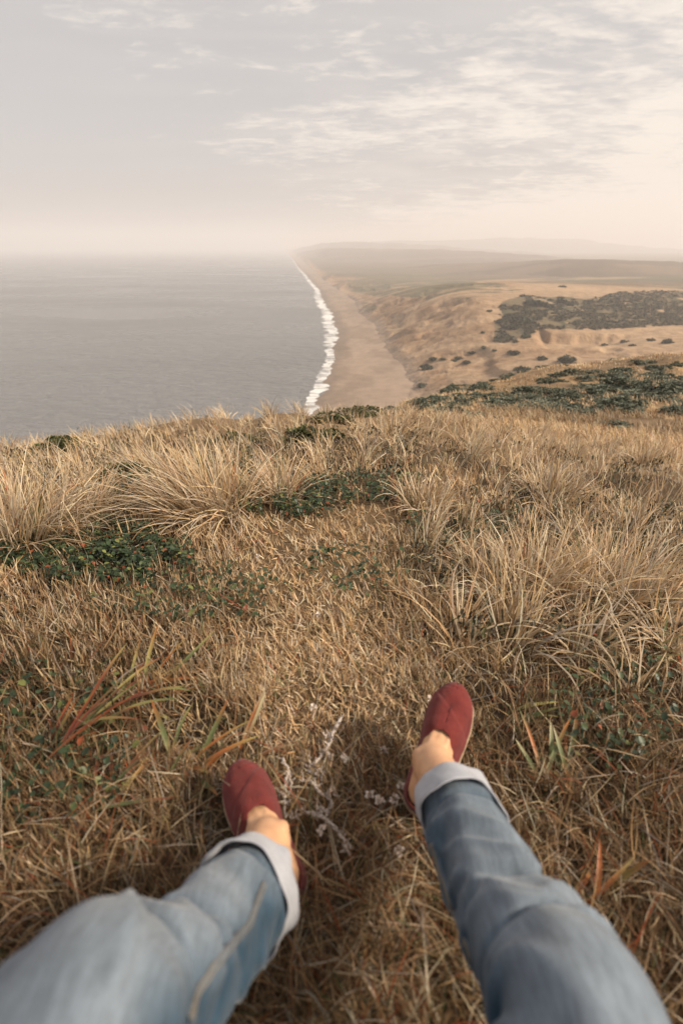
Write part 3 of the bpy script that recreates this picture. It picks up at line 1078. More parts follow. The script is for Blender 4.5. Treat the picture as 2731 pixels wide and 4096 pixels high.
hpx, hpy = RNG.uniform(-400, 3150, 60000), RNG.uniform(1660, 2600, 60000)
hg = fbm(hpx / 55, hpy / 26, 3, 141)
k = (hg > 0.57) & (tall_zone(hpx, hpy) > 0.4)
x, y = ground_hit(hpx[k], hpy[k])
ok = np.isfinite(x) & (np.hypot(x, y) < 7.5)
x, y = x[ok][:9000], y[ok][:9000]
N = len(x)
rr_ = np.hypot(x, y)
c = np.array([[0.050, 0.042, 0.022], [0.035, 0.045, 0.020], [0.075, 0.050, 0.028], [0.09, 0.085, 0.03], [0.028, 0.026, 0.016]])[RNG.integers(0, 5, N)] * RNG.uniform(0.7, 1.4, (N, 1))
V, Fq, C = leaf_mesh(np.stack([x, y, zhead(x, y) + RNG.uniform(0.01, 0.11, N) * (0.6 + 0.12 * rr_)], -1), RNG.uniform(-math.pi, math.pi, N), RNG.normal(0.7, 0.5, N),
                     RNG.uniform(0.012, 0.026, N) * (0.8 + 0.16 * rr_), c, 0.4)
heath = quads('heath', V, Fq, M['leaf'], C, False, origin=(0, 3, CAM_Z - 1.3))
tag(heath, 'dark brown-green heathy growth in the gaps between the tall grass', 'heath', kind='stuff')


# ================================================================== strap-leaved plants
def strap_leaf(base, az, length, width, lean, curl, c0, c1, c2, parent, swirl=0.2):
    ns = 9
    pos = np.array(base, float)
    V, C = [], []
    for k in range(ns + 1):
        t = k / ns
        ang = lean + curl * t
        a_ = az + swirl * t
        tan = np.array([math.sin(a_) * math.sin(ang), math.cos(a_) * math.sin(ang), math.cos(ang)])
        sd = np.array([math.cos(a_), -math.sin(a_), 0])
        nr = np.cross(sd, tan)
        w = width * (0.55 + 0.45 * math.sin(min(1, t * 1.6) * math.pi / 2)) * (1 - t ** 3) ** 0.8 + 0.0006
        c = np.array(c0) * (1 - 2 * t) + np.array(c1) * 2 * t if t < 0.5 else np.array(c1) * (2 - 2 * t) + np.array(c2) * (2 * t - 1)
        for u, dn in ((-1, 0.18), (0, -0.05), (1, 0.18)):
            V.append(pos + sd * u * w / 2 + nr * dn * w)
            C.append(c * (1.08 if u else 0.9))
        pos = pos + tan * (length / ns)
    return quads('leaf', np.array(V), grid_faces(ns + 1, 3), M['leaf'], np.array(C), True, parent)


RED, ORA, GRN, YEL, PALE = (0.24, 0.055, 0.030), (0.42, 0.13, 0.035), (0.11, 0.15, 0.055), (0.40, 0.34, 0.12), (0.50, 0.44, 0.26)
STRAPS = [  # px, py, n, len, az centre, spread, palette, label
    (150, 3060, 16, 0.20, 0.9, 0.9, (RED, ORA, GRN), 'strap-leaved plant with dark red leaves at the left edge'),
    (330, 2900, 14, 0.20, 1.0, 0.7, (RED, YEL, GRN), 'plant with long red and yellow-green straps pointing right on the left'),
    (560, 2800, 11, 0.17, 0.8, 1.2, (GRN, YEL, ORA), 'yellow-green strap plant left of the twigs, topmost on the left'),
    (730, 3100, 12, 0.13, 0.6, 1.5, (ORA, YEL, GRN), 'short orange and green strap plant touching the left shoe'),
    (420, 3220, 10, 0.15, 0.7, 1.2, (RED, GRN, YEL), 'small red-tipped strap plant left of the left trouser cuff'),
    (980, 3020, 4, 0.10, 0.9, 0.5, (PALE, PALE, ORA), 'pair of pale yellow straps above the toe of the left shoe'),
    (2230, 3130, 11, 0.13, 0.1, 0.7, (GRN, PALE, ORA), 'tuft of green and cream straps right of the right trouser leg'),
    (2080, 2860, 5, 0.12, 1.4, 0.6, (GRN, YEL, YEL), 'low green straps right of the raised shoe'),
    (2380, 3650, 5, 0.10, 0.9, 0.5, (YEL, ORA, ORA), 'yellow strap leaf beside the right knee'),
    (2560, 2620, 6, 0.16, 1.5, 0.9, (YEL, GRN, YEL), 'arching yellow-green straps at the right edge')]
for (spx_, spy_, nl, ln, azc, spr, pal, lab) in STRAPS:
    gx, gy = ground_hit(np.array([spx_]), np.array([spy_]))
    gx, gy = float(gx[0]), float(gy[0])
    root = empty('strap_plant', (gx, gy, float(zhead(gx, gy))))
    tag(root, lab, 'plant', 'strap-leaved plants')
    for k in range(nl):
        a_ = azc + random.uniform(-spr, spr)
        sh = random.uniform(0.6, 1.1)
        p = [tuple(np.array(c) * sh) for c in random.sample(pal, 3)]
        bxx, byy = gx + random.uniform(-.035, .035), gy + random.uniform(-.035, .035)
        strap_leaf((bxx, byy, float(zhead(bxx, byy))), a_, ln * random.uniform(0.6, 1.25), random.uniform(0.0062, 0.0115),
                   random.uniform(0.7, 1.35), random.uniform(0.1, 1.0), p[0], p[1], p[2], root, random.uniform(-0.4, 0.4))


# ================================================================== pale dead twigs and flower heads between the shoes
def tube(pts, radii, ns=7, closed_tip=True):
    pts = np.array(pts, float)
    n_ = len(pts)
    tan = np.gradient(pts, axis=0)
    tan /= np.linalg.norm(tan, axis=1)[:, None] + 1e-12
    ref = np.array([0, 0, 1.0]) if abs(tan[0][2]) < 0.8 else np.array([1.0, 0, 0])
    V = []
    for i in range(n_):
        s = np.cross(tan[i], ref)
        s /= np.linalg.norm(s) + 1e-12
        u = np.cross(s, tan[i])
        for k in range(ns):
            a_ = 2 * math.pi * k / ns
            V.append(pts[i] + radii[i] * (math.cos(a_) * s + math.sin(a_) * u))
    F = grid_faces(n_, ns, True)
    return np.array(V), F


m, nt, b = new_mat('lichen_bark')
v = mapped(nt)
n1 = noise_node(nt, 300, 4, 0.6, v)
cr = nd(nt, 'ShaderNodeValToRGB')
cr.color_ramp.elements[0].position, cr.color_ramp.elements[0].color = 0.35, (0.24, 0.18, 0.14, 1)
cr.color_ramp.elements[1].position, cr.color_ramp.elements[1].color = 0.58, (0.62, 0.54, 0.48, 1)
nt.links.new(n1.outputs['Fac'], cr.inputs[0])
nt.links.new(cr.outputs[0], b.inputs['Base Color'])
b.inputs['Roughness'].default_value = 0.9
bump(nt, b, n1.outputs['Fac'], 0.8, 0.002)
M['twig'] = m
m, nt, b = new_mat('pale_petals')
b.inputs['Base Color'].default_value = (0.70, 0.60, 0.52, 1)
b.inputs['Roughness'].default_value = 0.8
M['petal'] = m

TWIGS = [
    ([(1128, 3024), (1153, 3073), (1141, 3115), (1139, 3156), (1139, 3198), (1143, 3281)], [[(1153, 3073), (1166, 3123), (1160, 3170)], [(1139, 3156), (1110, 3175), (1092, 3186)]],
     0.0030, 'forked pale twig lying along the left shoe'),
    ([(1365, 2858), (1332, 2924), (1319, 2966), (1290, 3011), (1249, 3057), (1224, 3061)], [[(1300, 2990), (1318, 3022), (1330, 3026)], [(1332, 2924), (1310, 2930), (1298, 2945)]],
     0.0042, 'thick lichen-covered twig farthest from the viewer'),
    ([(1253, 3119), (1265, 3156), (1298, 3185), (1332, 3218), (1322, 3240), (1270, 3264)], [[(1298, 3185), (1318, 3172), (1345, 3190)], [(1253, 3119), (1225, 3121), (1205, 3112)]],
     0.0030, 'bent grey twig between the two shoes'),
    ([(1203, 3239), (1216, 3252), (1249, 3260), (1307, 3289), (1352, 3330), (1377, 3372), (1414, 3405)], [[(1377, 3372), (1384, 3398), (1378, 3420)], [(1216, 3252), (1180, 3270), (1160, 3285)]],
     0.0034, 'long pale twig nearest the viewer with a frayed white tip'),
    ([(1230, 3075), (1262, 3090), (1290, 3110)], [[(1262, 3090), (1275, 3080)]], 0.0022, 'short grey twig under the thick lichen-covered one')]


def px_ground(p, h):
    x, y = ground_hit(np.array([p[0]]), np.array([p[1]]))
    # lift towards the lens a little so that the pixel stays the same
    P = np.array([x[0], y[0], float(zhead(x, y)[0])])
    Cc = np.array([0, 0, CAM_Z])
    return P + (Cc - P) * (h / (CAM_Z - P[2]))


for main, sides, rr_, lab in TWIGS:
    vs, fs_, vo = [], [], 0
    for li, line in enumerate([main] + sides):
        P3 = np.array([px_ground(p, 0.024 + 0.012 * random.random()) for p in line])
        tt = np.linspace(0, len(P3) - 1, 5 * len(P3))
        Q = np.stack([np.interp(tt, np.arange(len(P3)), P3[:, i]) for i in range(3)], -1)
        Q += RNG.normal(0, 0.0009, Q.shape)
        r0 = rr_ * (1 if li == 0 else 0.75)
        rad_ = r0 * (1 - 0.55 * np.linspace(0, 1, len(Q))) * RNG.uniform(0.75, 1.35, len(Q))
        rad_[0] *= 0.4
        rad_[-1] *= 0.3
        V, Fq = tube(Q, rad_, 7)
        vs.append(V)
        fs_.append(Fq + vo)
        vo += len(V)
        # stubby lichen side shoots
        for _ in range(int(len(Q) * 0.8)):
            i = random.randrange(1, len(Q) - 1)
            dv = np.array([random.uniform(-1, 1), random.uniform(-1, 1), random.uniform(-0.1, 0.8)])
            dv /= np.linalg.norm(dv)
            L_ = random.uniform(0.004, 0.013)
            V, Fq = tube([Q[i], Q[i] + dv * L_ * 0.6, Q[i] + dv * L_ + np.array([0, 0, 0.002])], [r0 * 0.45, r0 * 0.4, r0 * 0.5], 5)
            vs.append(V)
            fs_.append(Fq + vo)
            vo += len(V)
    org = tuple(px_ground(main[0], 0.0))
    o = quads('dead_twig', np.concatenate(vs), np.concatenate(fs_), M['twig'], None, True, origin=org)
    tag(o, lab, 'twig', 'pale twigs between the shoes')

# dried flower heads
FLOW = [(1288, 3330, 'pale dried flower head beside the tip of the long twig'), (1481, 3181, 'upper pale flower head left of the right cuff'),
        (1514, 3206, 'middle pale flower head left of the right cuff'), (1576, 3210, 'pale flower head just below the heel of the raised shoe'),
        (1601, 3160, 'pale flower head touching the right cuff'), (1535, 2999, 'woolly pale flower head left of the raised shoe'),
        (1597, 3397, 'ragged pale flower head in shade beside the right trouser leg'), (1718, 2800, 'cream flower head left of the raised toe'),
        (1272, 2467, 'small white flower on the trodden path'), (1030, 2228, 'white flower head at the far end of the path'),
        (1252, 2830, 'cream flower head above the twigs'), (1380, 3030, 'cream flower head right of the thick twig')]
for (fx_, fy_, lab) in FLOW:
    c0 = px_ground((fx_, fy_), 0.03)
    g0 = np.array([c0[0], c0[1], float(zhead(c0[0], c0[1]))])
    root = empty('flower_head', tuple(g0))
    tag(root, lab, 'flower', 'pale dried flower heads')
    V, Fq = tube([g0, (g0 + c0) / 2 + RNG.normal(0, 0.002, 3), c0], [0.0012, 0.001, 0.0012], 5)
    quads('stem', V, Fq, M['twig'], None, True, root)
    nl = 26
    a0 = RNG.uniform(-math.pi, math.pi, nl)
    ti = RNG.uniform(-0.2, 1.3, nl)
    dirs = np.stack([np.sin(a0) * np.cos(ti), np.cos(a0) * np.cos(ti), np.sin(ti)], -1)
    Vp, Fp, _ = leaf_mesh(c0 + dirs * RNG.uniform(0.003, 0.007, (nl, 1)), a0, ti, RNG.uniform(0.005, 0.010, nl), np.ones((nl, 3)), 0.6)
    quads('petals', Vp, Fp, M['petal'], None, False, root)


# ================================================================== bushes
def bush_mesh(name, seed, nleaf, leaf, w, d, h, pal, mat):
    """low mound of leaf faces in clumps, one unit-ish mesh centred on its base"""
    rg = np.random.default_rng(seed)
    nc = 16
    ca = rg.uniform(0, 2 * math.pi, nc)
    cq = np.sqrt(rg.uniform(0, 1, nc)) * 0.75
    cx_ = cq * np.cos(ca) * w
    cy_ = cq * np.sin(ca) * d
    ch = h * (1 - 0.55 * cq) * rg.uniform(0.6, 1.05, nc)
    cr_ = rg.uniform(0.25, 0.42, nc) * min(w, d)
    which = rg.integers(0, nc, nleaf)
    u = rg.normal(0, 1, (nleaf, 3))
    u /= np.linalg.norm(u, axis=1)[:, None]
    u[:, 2] = np.abs(u[:, 2]) * 1.0 - 0.15
    q = rg.uniform(0.75, 1.05, nleaf)
    P = np.stack([cx_[which] + u[:, 0] * cr_[which] * q, cy_[which] + u[:, 1] * cr_[which] * q,
                  np.maximum(ch[which] - cr_[which] * 0.6 + u[:, 2] * cr_[which] * 0.6 * q, 0.02 * h)], -1)
    az_ = np.arctan2(u[:, 0], u[:, 1]) + rg.normal(0, 0.6, nleaf)
    ti = np.arcsin(np.clip(u[:, 2], -1, 1)) * 0.4 + rg.normal(0.1, 0.5, nleaf)
    pal = np.array(pal)
    c = pal[rg.integers(0, len(pal), nleaf)] * rg.uniform(0.7, 1.35, (nleaf, 1)) * rg.uniform(0.75, 1.25, nc)[which][:, None]
    V, F, C = leaf_mesh(P, az_, ti, leaf * rg.uniform(0.7, 1.3, nleaf), c, 0.7)
    # a twiggy closed core so that no light shines through the mound
    nu, nv = 7, 12
    core, cf = [], grid_faces(nu, nv, True)
    for i in range(nu):
        e = i / (nu - 1) * math.pi / 2
        for j in range(nv):
            a_ = 2 * math.pi * j / nv
            core.append((w * 0.62 * math.cos(e) * math.cos(a_), d * 0.62 * math.cos(e) * math.sin(a_), h * 0.45 * math.sin(e)))
    Vc = np.concatenate([V, np.array(core)])
    Fc = np.concatenate([F, cf + len(V)])
    Cc = np.concatenate([C, np.broadcast_to(pal.mean(0) * 0.6, (len(core), 3))])
    me_o = quads(name, Vc, Fc, mat, Cc, False)
    me = me_o.data
    bpy.data.objects.remove(me_o)
    return me


SCRUB_PAL = [(0.14, 0.155, 0.115), (0.10, 0.115, 0.083), (0.21, 0.215, 0.155), (0.075, 0.085, 0.058)]
scrub_meshes = [bush_mesh('scrub_bush', 300 + k, 700, 0.11, 0.95 * s1, 0.8, 0.44 * s2, SCRUB_PAL, M['bush'])
                for k, (s1, s2) in enumerate([(1, 1), (1.4, .85), (.8, 1.1), (1.2, 1.2), (1.0, .8)])]

# scrub on the slope to the right, 14 to 62 m off
cands = []
rg = np.random.default_rng(77)
SCR = [[(1640, 1600), (2731, 1420), (3200, 1380), (3200, 1720), (2200, 1690), (1600, 1650)]]
tries = 0
while len(cands) < 290 and tries < 9000:
    tries += 1
    r_ = 13.5 * (62 / 13.5) ** rg.uniform(0, 1)
    th_ = math.radians(rg.uniform(5, 46))
    x, y = r_ * math.sin(th_), r_ * math.cos(th_)
    z = float(zhead(x, y))
    ppx, ppy, _ = project(np.array([x, y, z]))
    # patches run in broad bands across the slope
    band = float(fbm(np.array([x / 9.0]), np.array([y / 5.0]), 3, 201)[0])
    if band < 0.50:
        continue
    if ppx > 3150:
        continue
    s = rg.uniform(0.35, 1.0) * (0.72 + 0.011 * r_) * (1.0 + 0.9 * max(0, band - 0.5) * 2)
    if any((x - c[0]) ** 2 + (y - c[1]) ** 2 < (0.50 * (s + c[3])) ** 2 for c in cands):
        continue
    cands.append((x, y, z, s, float(ppx), float(ppy)))
for (x, y, z, s, ppx, ppy) in cands:
    me = scrub_meshes[int(rg.integers(0, len(scrub_meshes)))]
    o = bpy.data.objects.new('scrub_bush', me)
    COL.objects.link(o)
    o.location = (x, y, z - 0.05)
    o.scale = (s, s, s * rg.uniform(0.8, 1.15))
    o.rotation_euler = (0, 0, rg.uniform(0, 6.28))
    rr_ = math.hypot(x, y)
    row = 'just beyond the grass crest' if rr_ < 20 else 'low on the grassy slope' if rr_ < 30 else 'halfway up the grassy slope' if rr_ < 42 else 'on top of the slope'
    colm = 'near the beach corner' if ppx < 1850 else 'under the bowl bushes' if ppx < 2150 else 'below the sand terrace' if ppx < 2450 else 'at the right edge'
    size = 'broad' if s > 0.95 else 'small' if s < 0.62 else 'middling'
    lab = '%s grey-green scrub bush %s, %s' % (size, row, colm)
    tag(o, lab, 'bush', lab.replace('bush', 'bushes'))

# dry grass between them
N = 46000
r_ = 11.0 * (66 / 11.0) ** RNG.uniform(0, 1, N)
th_ = np.radians(RNG.uniform(1, 50, N))
x, y = r_ * np.sin(th_), r_ * np.cos(th_)
nz = fbm(x / 2.2, y / 2.2, 3, 211)
k = nz > 0.40
x, y, r_ = x[k], y[k], r_[k]
N = len(x)
c = pick_col(N, [22, 24, 20, 12, 8, 8, 1, 3, 6]) * 0.9
c = c * (0.72 + 0.5 * sstep(0.4, 0.6, fbm(x / 5, y / 5, 2, 213)))[:, None]
slope_grass = blades_obj('slope_grass', [blade_arrays(np.stack([x, y, zhead(x, y) - 0.03], -1), RNG.normal(-0.8, 1.0, N), np.abs(RNG.normal(0.4, 0.25, N)),
                         np.abs(RNG.normal(0.7, 0.4, N)), RNG.uniform(0.14, 0.34, N), 0.006 + 0.0011 * r_ * RNG.uniform(0.7, 1.3, N), c, 3)], M['grass'], (20, 30, CAM_Z - 8))
tag(slope_grass, 'dry tan grass between the scrub bushes on the slope', 'grass', kind='stuff')

# bushes on the crest of the near grass
CR_PAL = [(0.050, 0.062, 0.022), (0.075, 0.080, 0.026), (0.035, 0.045, 0.018), (0.11, 0.10, 0.035)]
CREST = [(1440, 1672, 0.42, 0.20, 'olive green bush standing on the crest above the beach'),
         (1330, 1690, 0.30, 0.15, 'lower olive bush left of the one above the beach'),
         (235, 1800, 0.24, 0.20, 'round dark bush in the grass near the left end of the crest'),
         (500, 1940, 0.20, 0.12, 'dark bush in the hollow between the left tussocks'),
         (1250, 1800, 0.26, 0.13, 'brown-green bush under the crest in the middle of the grass'),
         (930, 1745, 0.26, 0.12, 'flat green bush on the crest in front of the sea')]
for i, (bx0, by0, w, h, lab) in enumerate(CREST):
    x, y = ground_hit(np.array([bx0]), np.array([by0]))
    if not np.isfinite(x[0]):
        d_ = rays(bx0, by0)
        x, y = d_[0:1] / math.hypot(d_[0], d_[1]) * 6.6, d_[1:2] / math.hypot(d_[0], d_[1]) * 6.6
    me = bush_mesh('crest_bush', 400 + i, 1100, 0.030, w, w * 0.8, h, CR_PAL, M['bush'])
    o = bpy.data.objects.new('crest_bush', me)
    COL.objects.link(o)
    o.location = (float(x[0]), float(y[0]), float(zhead(x, y)[0]) - 0.02)
    tag(o, lab, 'bush', 'bushes on the grass crest')

# bushes on the dunes: placed where the photo shows them, standing on the land
DB_PAL = [(0.040, 0.052, 0.026), (0.055, 0.066, 0.034), (0.030, 0.040, 0.020)]
dune_meshes = [bush_mesh('dune_bush', 500 + k, 200, 1.5, 5.0, 4.4, 3.2 * s, DB_PAL, M['bush']) for k, s in enumerate((1.0, 1.25, 0.8))]


def land_hit(px0, py0, t0=330, t1=2600):
    d_ = rays(px0, py0)
    ts = np.geomspace(t0, t1, 900)
    P = d_[None] * ts[:, None] + np.array([0, 0, CAM_Z])
    zl = zland(P[:, 0], P[:, 1])
    i = np.argmax(P[:, 2] < zl)
    return (P[i, 0], P[i, 1], float(zl[i])) if (P[:, 2] < zl).any() else None


DBUSH = []
f4 = 0.5842
for (cx4, cy4, wpx, lab) in [
        (735, 520, 85, 'large round bush high on the dune, left of the brush slope'), (790, 545, 60, 'round bush touching the large one high on the dune'),
        (545, 530, 150, 'broad dark bush at the top left of the brush slope'), (660, 515, 45, 'small round bush between the two broad ones on the dune'),
        (650, 560, 70, 'bush below the small round one on the dune'), (450, 640, 140, 'wide dark bush mass above the sandy bowl'),
        (310, 660, 70, 'olive bush at the left end of the brush above the bowl'), (400, 700, 90, 'brown-green bush under the wide bush mass'),
        (310, 770, 70, 'dark bush lowest in the column above the bowl'), (200, 735, 40, 'single bush on bare sand left of the column'),
        (490, 765, 65, 'bush beside the tip of the sand terrace'), (410, 872, 95, 'long dark bush lying down the sand slope under the terrace'),
        (600, 915, 80, 'dark bush on the slope left of the largest dark one'), (770, 925, 130, 'largest dark bush on the slope below the terrace'),
        (470, 985, 110, 'flat dark bush along the top of the near slope'), (120, 880, 55, 'bush at the right end of the row in the bowl'),
        (30, 915, 60, 'second bush from the right in the bowl row'), (85, 940, 50, 'bush just in front of the bowl row'),
        (205, 845, 50, 'bush between the bowl row and the column'), (275, 860, 35, 'small bush on the sand right of the bowl row'),
        (1165, 795, 70, 'flat bush on the sand terrace, left one'), (1450, 797, 95, 'widest flat bush on the sand terrace'), (1345, 788, 55, 'thin bush between the two on the terrace'),
        (1220, 822, 50, 'small bush below the left one on the terrace'), (1030, 820, 50, 'dark bush at the foot of the terrace step'),
        (240, 590, 40, 'lone bush on the sand above the bowl'), (740, 420, 50, 'lone bush on the dune skyline')]:
    DBUSH.append((1815 + cx4 * f4, 900 + cy4 * f4, wpx * f4, lab))
for (cx3, cy3, wpx, lab) in [(1165, 1095, 115, 'biggest round bush in the sandy bowl above the beach'), (1215, 1035, 70, 'bush behind the biggest one in the bowl'),
                             (1290, 1030, 55, 'third bush from the left in the bowl row'), (1385, 1040, 60, 'fourth bush from the left in the bowl row'),
                             (1470, 1055, 60, 'bush in the middle of the bowl row'), (1510, 985, 60, 'bush raised above the bowl row'),
                             (1130, 1235, 90, 'green strip of bush at the corner of the beach')]:
    DBUSH.append((1100 + cx3 * 0.5198, 900 + cy3 * 0.5198, wpx * 0.5198, lab))
for i, (bx0, by0, wpx, lab) in enumerate(DBUSH):
    P = land_hit(bx0, by0 + wpx * 0.12)
    if P is None:
        continue
    dpt = P[1] * CP - (P[2] - CAM_Z) * SP
    w = 1.2 * wpx / FPX * dpt / 2
    s = w / 5.0
    o = bpy.data.objects.new('dune_bush', dune_meshes[i % 3])
    COL.objects.link(o)
    o.location = (P[0], P[1], P[2] - 0.4 * s)
    o.scale = (s, s, s * 1.0)
    o.rotation_euler = (0, 0, 1.3 * i)
    tag(o, lab, 'bush', 'bushes on the dunes')

# the brush slope reads as one mass: many low mounds in one mesh
rg = np.random.default_rng(91)
mx, my = [], []
for _ in range(6500):
    a_, b_ = rg.uniform(1970, 2900), rg.uniform(1165, 1378)
    mx.append(a_)
    my.append(b_)
mx, my = np.array(mx), np.array(my)
k = in_poly(mx, my, V1) & (fbm(mx / 40, my / 16, 3, 221) > np.where(mx < 2330, 0.46, 0.30))
mx, my = mx[k], my[k]
# onto the land: march all rays together
d_ = rays(mx, my)
hit = np.full(len(mx), np.nan)
for t in np.geomspace(440, 1000, 160):
    P = d_ * t + np.array([0, 0, CAM_Z])
    below = (P[:, 2] < zland(P[:, 0], P[:, 1])) & np.isnan(hit)
    hit[below] = t
ok = np.isfinite(hit)
P = (d_ * np.where(ok, hit, 1)[:, None] + np.array([0, 0, CAM_Z]))[ok]
nb = len(P)
nl = 22
cen = np.repeat(P, nl, 0)
sz = np.repeat(rg.uniform(1.2, 3.2, nb), nl)
u = rg.normal(0, 1, (nb * nl, 3))
u /= np.linalg.norm(u, axis=1)[:, None]
u[:, 2] = np.abs(u[:, 2])
pos = cen + u * sz[:, None] * np.array([1, 1, 0.55])
shade = np.repeat(rg.uniform(0.7, 1.5, nb), nl)
mix_ = np.repeat(rg.uniform(0, 1, nb), nl)
c = (np.array(DB_PAL)[rg.integers(0, 3, nb * nl)] * (1 - 0.6 * mix_)[:, None] + np.array([0.15, 0.105, 0.062]) * (0.6 * mix_)[:, None]) * shade[:, None]
V, Fq, C = leaf_mesh(pos, np.arctan2(u[:, 0], u[:, 1]), u[:, 2] * 0.5 + rg.normal(0, 0.4, nb * nl), sz * rg.uniform(0.6, 1.0, nb * nl), c, 0.8)
brush = quads('dune_brush', V, Fq, M['bush'], C, False, origin=tuple(P.mean(0)))
tag(brush, 'dark low brush covering the dune slope on the right', 'brush', kind='stuff')


# ================================================================== the person: legs stretched out in front of the viewer
def V3(*a):
    return np.array(a, float)


def unit(v):
    return v / (np.linalg.norm(v) + 1e-12)


def catmull(P, R, n_):
    """smooth path through control points with radii"""
    P, R = np.array(P, float), np.array(R, float)
    m_ = len(P)
    Pe = np.concatenate([[2 * P[0] - P[1]], P, [2 * P[-1] - P[-2]]])
    Re = np.concatenate([[R[0]], R, [R[-1]]])
    out, rad_ = [], []
    for t in np.linspace(0, m_ - 1 - 1e-9, n_):
        i = int(t)
        u = t - i
        b0, b1, b2, b3 = -0.5 * u + u * u - 0.5 * u ** 3, 1 - 2.5 * u * u + 1.5 * u ** 3, 0.5 * u + 2 * u * u - 1.5 * u ** 3, -0.5 * u * u + 0.5 * u ** 3
        out.append(b0 * Pe[i] + b1 * Pe[i + 1] + b2 * Pe[i + 2] + b3 * Pe[i + 3])
        rad_.append(b0 * Re[i] + b1 * Re[i + 1] + b2 * Re[i + 2] + b3 * Re[i + 3])
    return np.array(out), np.array(rad_)


def frames(Q, ref):
    tan = np.gradient(Q, axis=0)
    tan /= np.linalg.norm(tan, axis=1)[:, None]
    u = ref - tan[0] * np.dot(ref, tan[0])
    u = unit(u)
    U, S_ = [], []
    for i in range(len(Q)):
        u = unit(u - tan[i] * np.dot(u, tan[i]))
        U.append(u)
        S_.append(np.cross(tan[i], u))
    return tan, np.array(U), np.array(S_)


def loft(Q, R, ref, ns, ry=1.0, disp=None, caps=False):
    """tube of rings round a path; phi = 0 points along ref"""
    tan, U, S_ = frames(Q, ref)
    ph = np.linspace(0, 2 * math.pi, ns, endpoint=False)
    rr = R[:, None] * np.ones(ns)[None]
    if disp is not None:
        s = np.linspace(0, 1, len(Q))[:, None]
        rr = rr + disp(s, ph[None])
    V = Q[:, None] + (rr * np.cos(ph))[..., None] * U[:, None] + (rr * np.sin(ph) * ry)[..., None] * S_[:, None]
    n_ = len(Q)
    F = [tuple(f) for f in grid_faces(n_, ns, True)[:, ::-1]]
    V = V.reshape(-1, 3)
    if caps:
        V = np.concatenate([V, [Q[0]], [Q[-1]]])
        for k in range(ns):
            F.append(((k + 1) % ns, n_ * ns, n_ * ns, k)[:1] + (k, n_ * ns))
            F.append(((n_ - 1) * ns + k, (n_ - 1) * ns + (k + 1) % ns, n_ * ns + 1))
    return V, F


def py_mesh(name, chunks, mat, parent, smooth=True, col=None):
    vs, fs_, o_ = [], [], 0
    for V, F in chunks:
        vs.append(np.asarray(V))
        fs_ += [tuple(int(i) + o_ for i in f) for f in F]
        o_ += len(V)
    V = np.concatenate(vs) - np.array(parent.location) if parent is not None else np.concatenate(vs)
    me = bpy.data.meshes.new(name)
    me.from_pydata([tuple(v_) for v_ in V], [], fs_)
    if col is not None:
        a_ = me.color_attributes.new('col', 'FLOAT_COLOR', 'POINT')
        c4 = np.ones((len(V), 4), np.float32)
        c4[:, :3] = col
        a_.data.foreach_set('color', c4.ravel())
    bm = bmesh.new()
    bm.from_mesh(me)
    bmesh.ops.recalc_face_normals(bm, faces=bm.faces)
    bm.to_mesh(me)
    bm.free()
    for p in me.polygons:
        p.use_smooth = smooth
    me.materials.append(mat)
    o = bpy.data.objects.new(name, me)
    COL.objects.link(o)
    if parent is not None:
        o.parent = parent
    return o


# materials
m, nt, b = new_mat('skin')
v = mapped(nt)
n1 = noise_node(nt, 25, 4, 0.6, v)
cr = nd(nt, 'ShaderNodeValToRGB')
cr.color_ramp.elements[0].position, cr.color_ramp.elements[0].color = 0.3, (0.52, 0.275, 0.155, 1)
cr.color_ramp.elements[1].position, cr.color_ramp.elements[1].color = 0.7, (0.70, 0.425, 0.245, 1)
nt.links.new(n1.outputs['Fac'], cr.inputs[0])
nt.links.new(cr.outputs[0], b.inputs['Base Color'])
b.inputs['Roughness'].default_value = 0.5
b.inputs['Subsurface Weight'].default_value = 0.15
b.inputs['Subsurface Radius'].default_value = (0.012, 0.005, 0.003)
b.inputs['Subsurface Scale'].default_value = 1.0
n2 = noise_node(nt, 900, 3, 0.6, v)
bump(nt, b, n2.outputs['Fac'], 0.15, 0.0006)
M['skin'] = m


def mat_cloth(name, weave, strength, rough=0.9, base=None, attr=False, mott=(0.85, 1.15), sheen=0.2):
    m, nt, b = new_mat(name)
    v = mapped(nt)
    if attr:
        c = attr_col(nt)
    else:
        rgb = nd(nt, 'ShaderNodeRGB')
        rgb.outputs[0].default_value = (*base, 1)
        c = rgb.outputs[0]
    n1 = noise_node(nt, 28, 5, 0.62, v)
    n2 = noise_node(nt, weave, 2, 0.5, v)
    if attr:
        n3 = noise_node(nt, 1.0, 4, 0.6, mapped(nt, (330, 36, 36)))
        c = ramp_mul(nt, c, n3.outputs['Fac'], 0.78, 1.22)
    c = ramp_mul(nt, c, n1.outputs['Fac'], *mott)
    c = ramp_mul(nt, c, n2.outputs['Fac'], 0.88, 1.12)
    nt.links.new(c, b.inputs['Base Color'])
    b.inputs['Roughness'].default_value = rough
    b.inputs['Specular IOR Level'].default_value = 0.15
    b.inputs['Sheen Weight'].default_value = sheen
    bump(nt, b, n2.outputs['Fac'], strength, 0.0012)
    return m


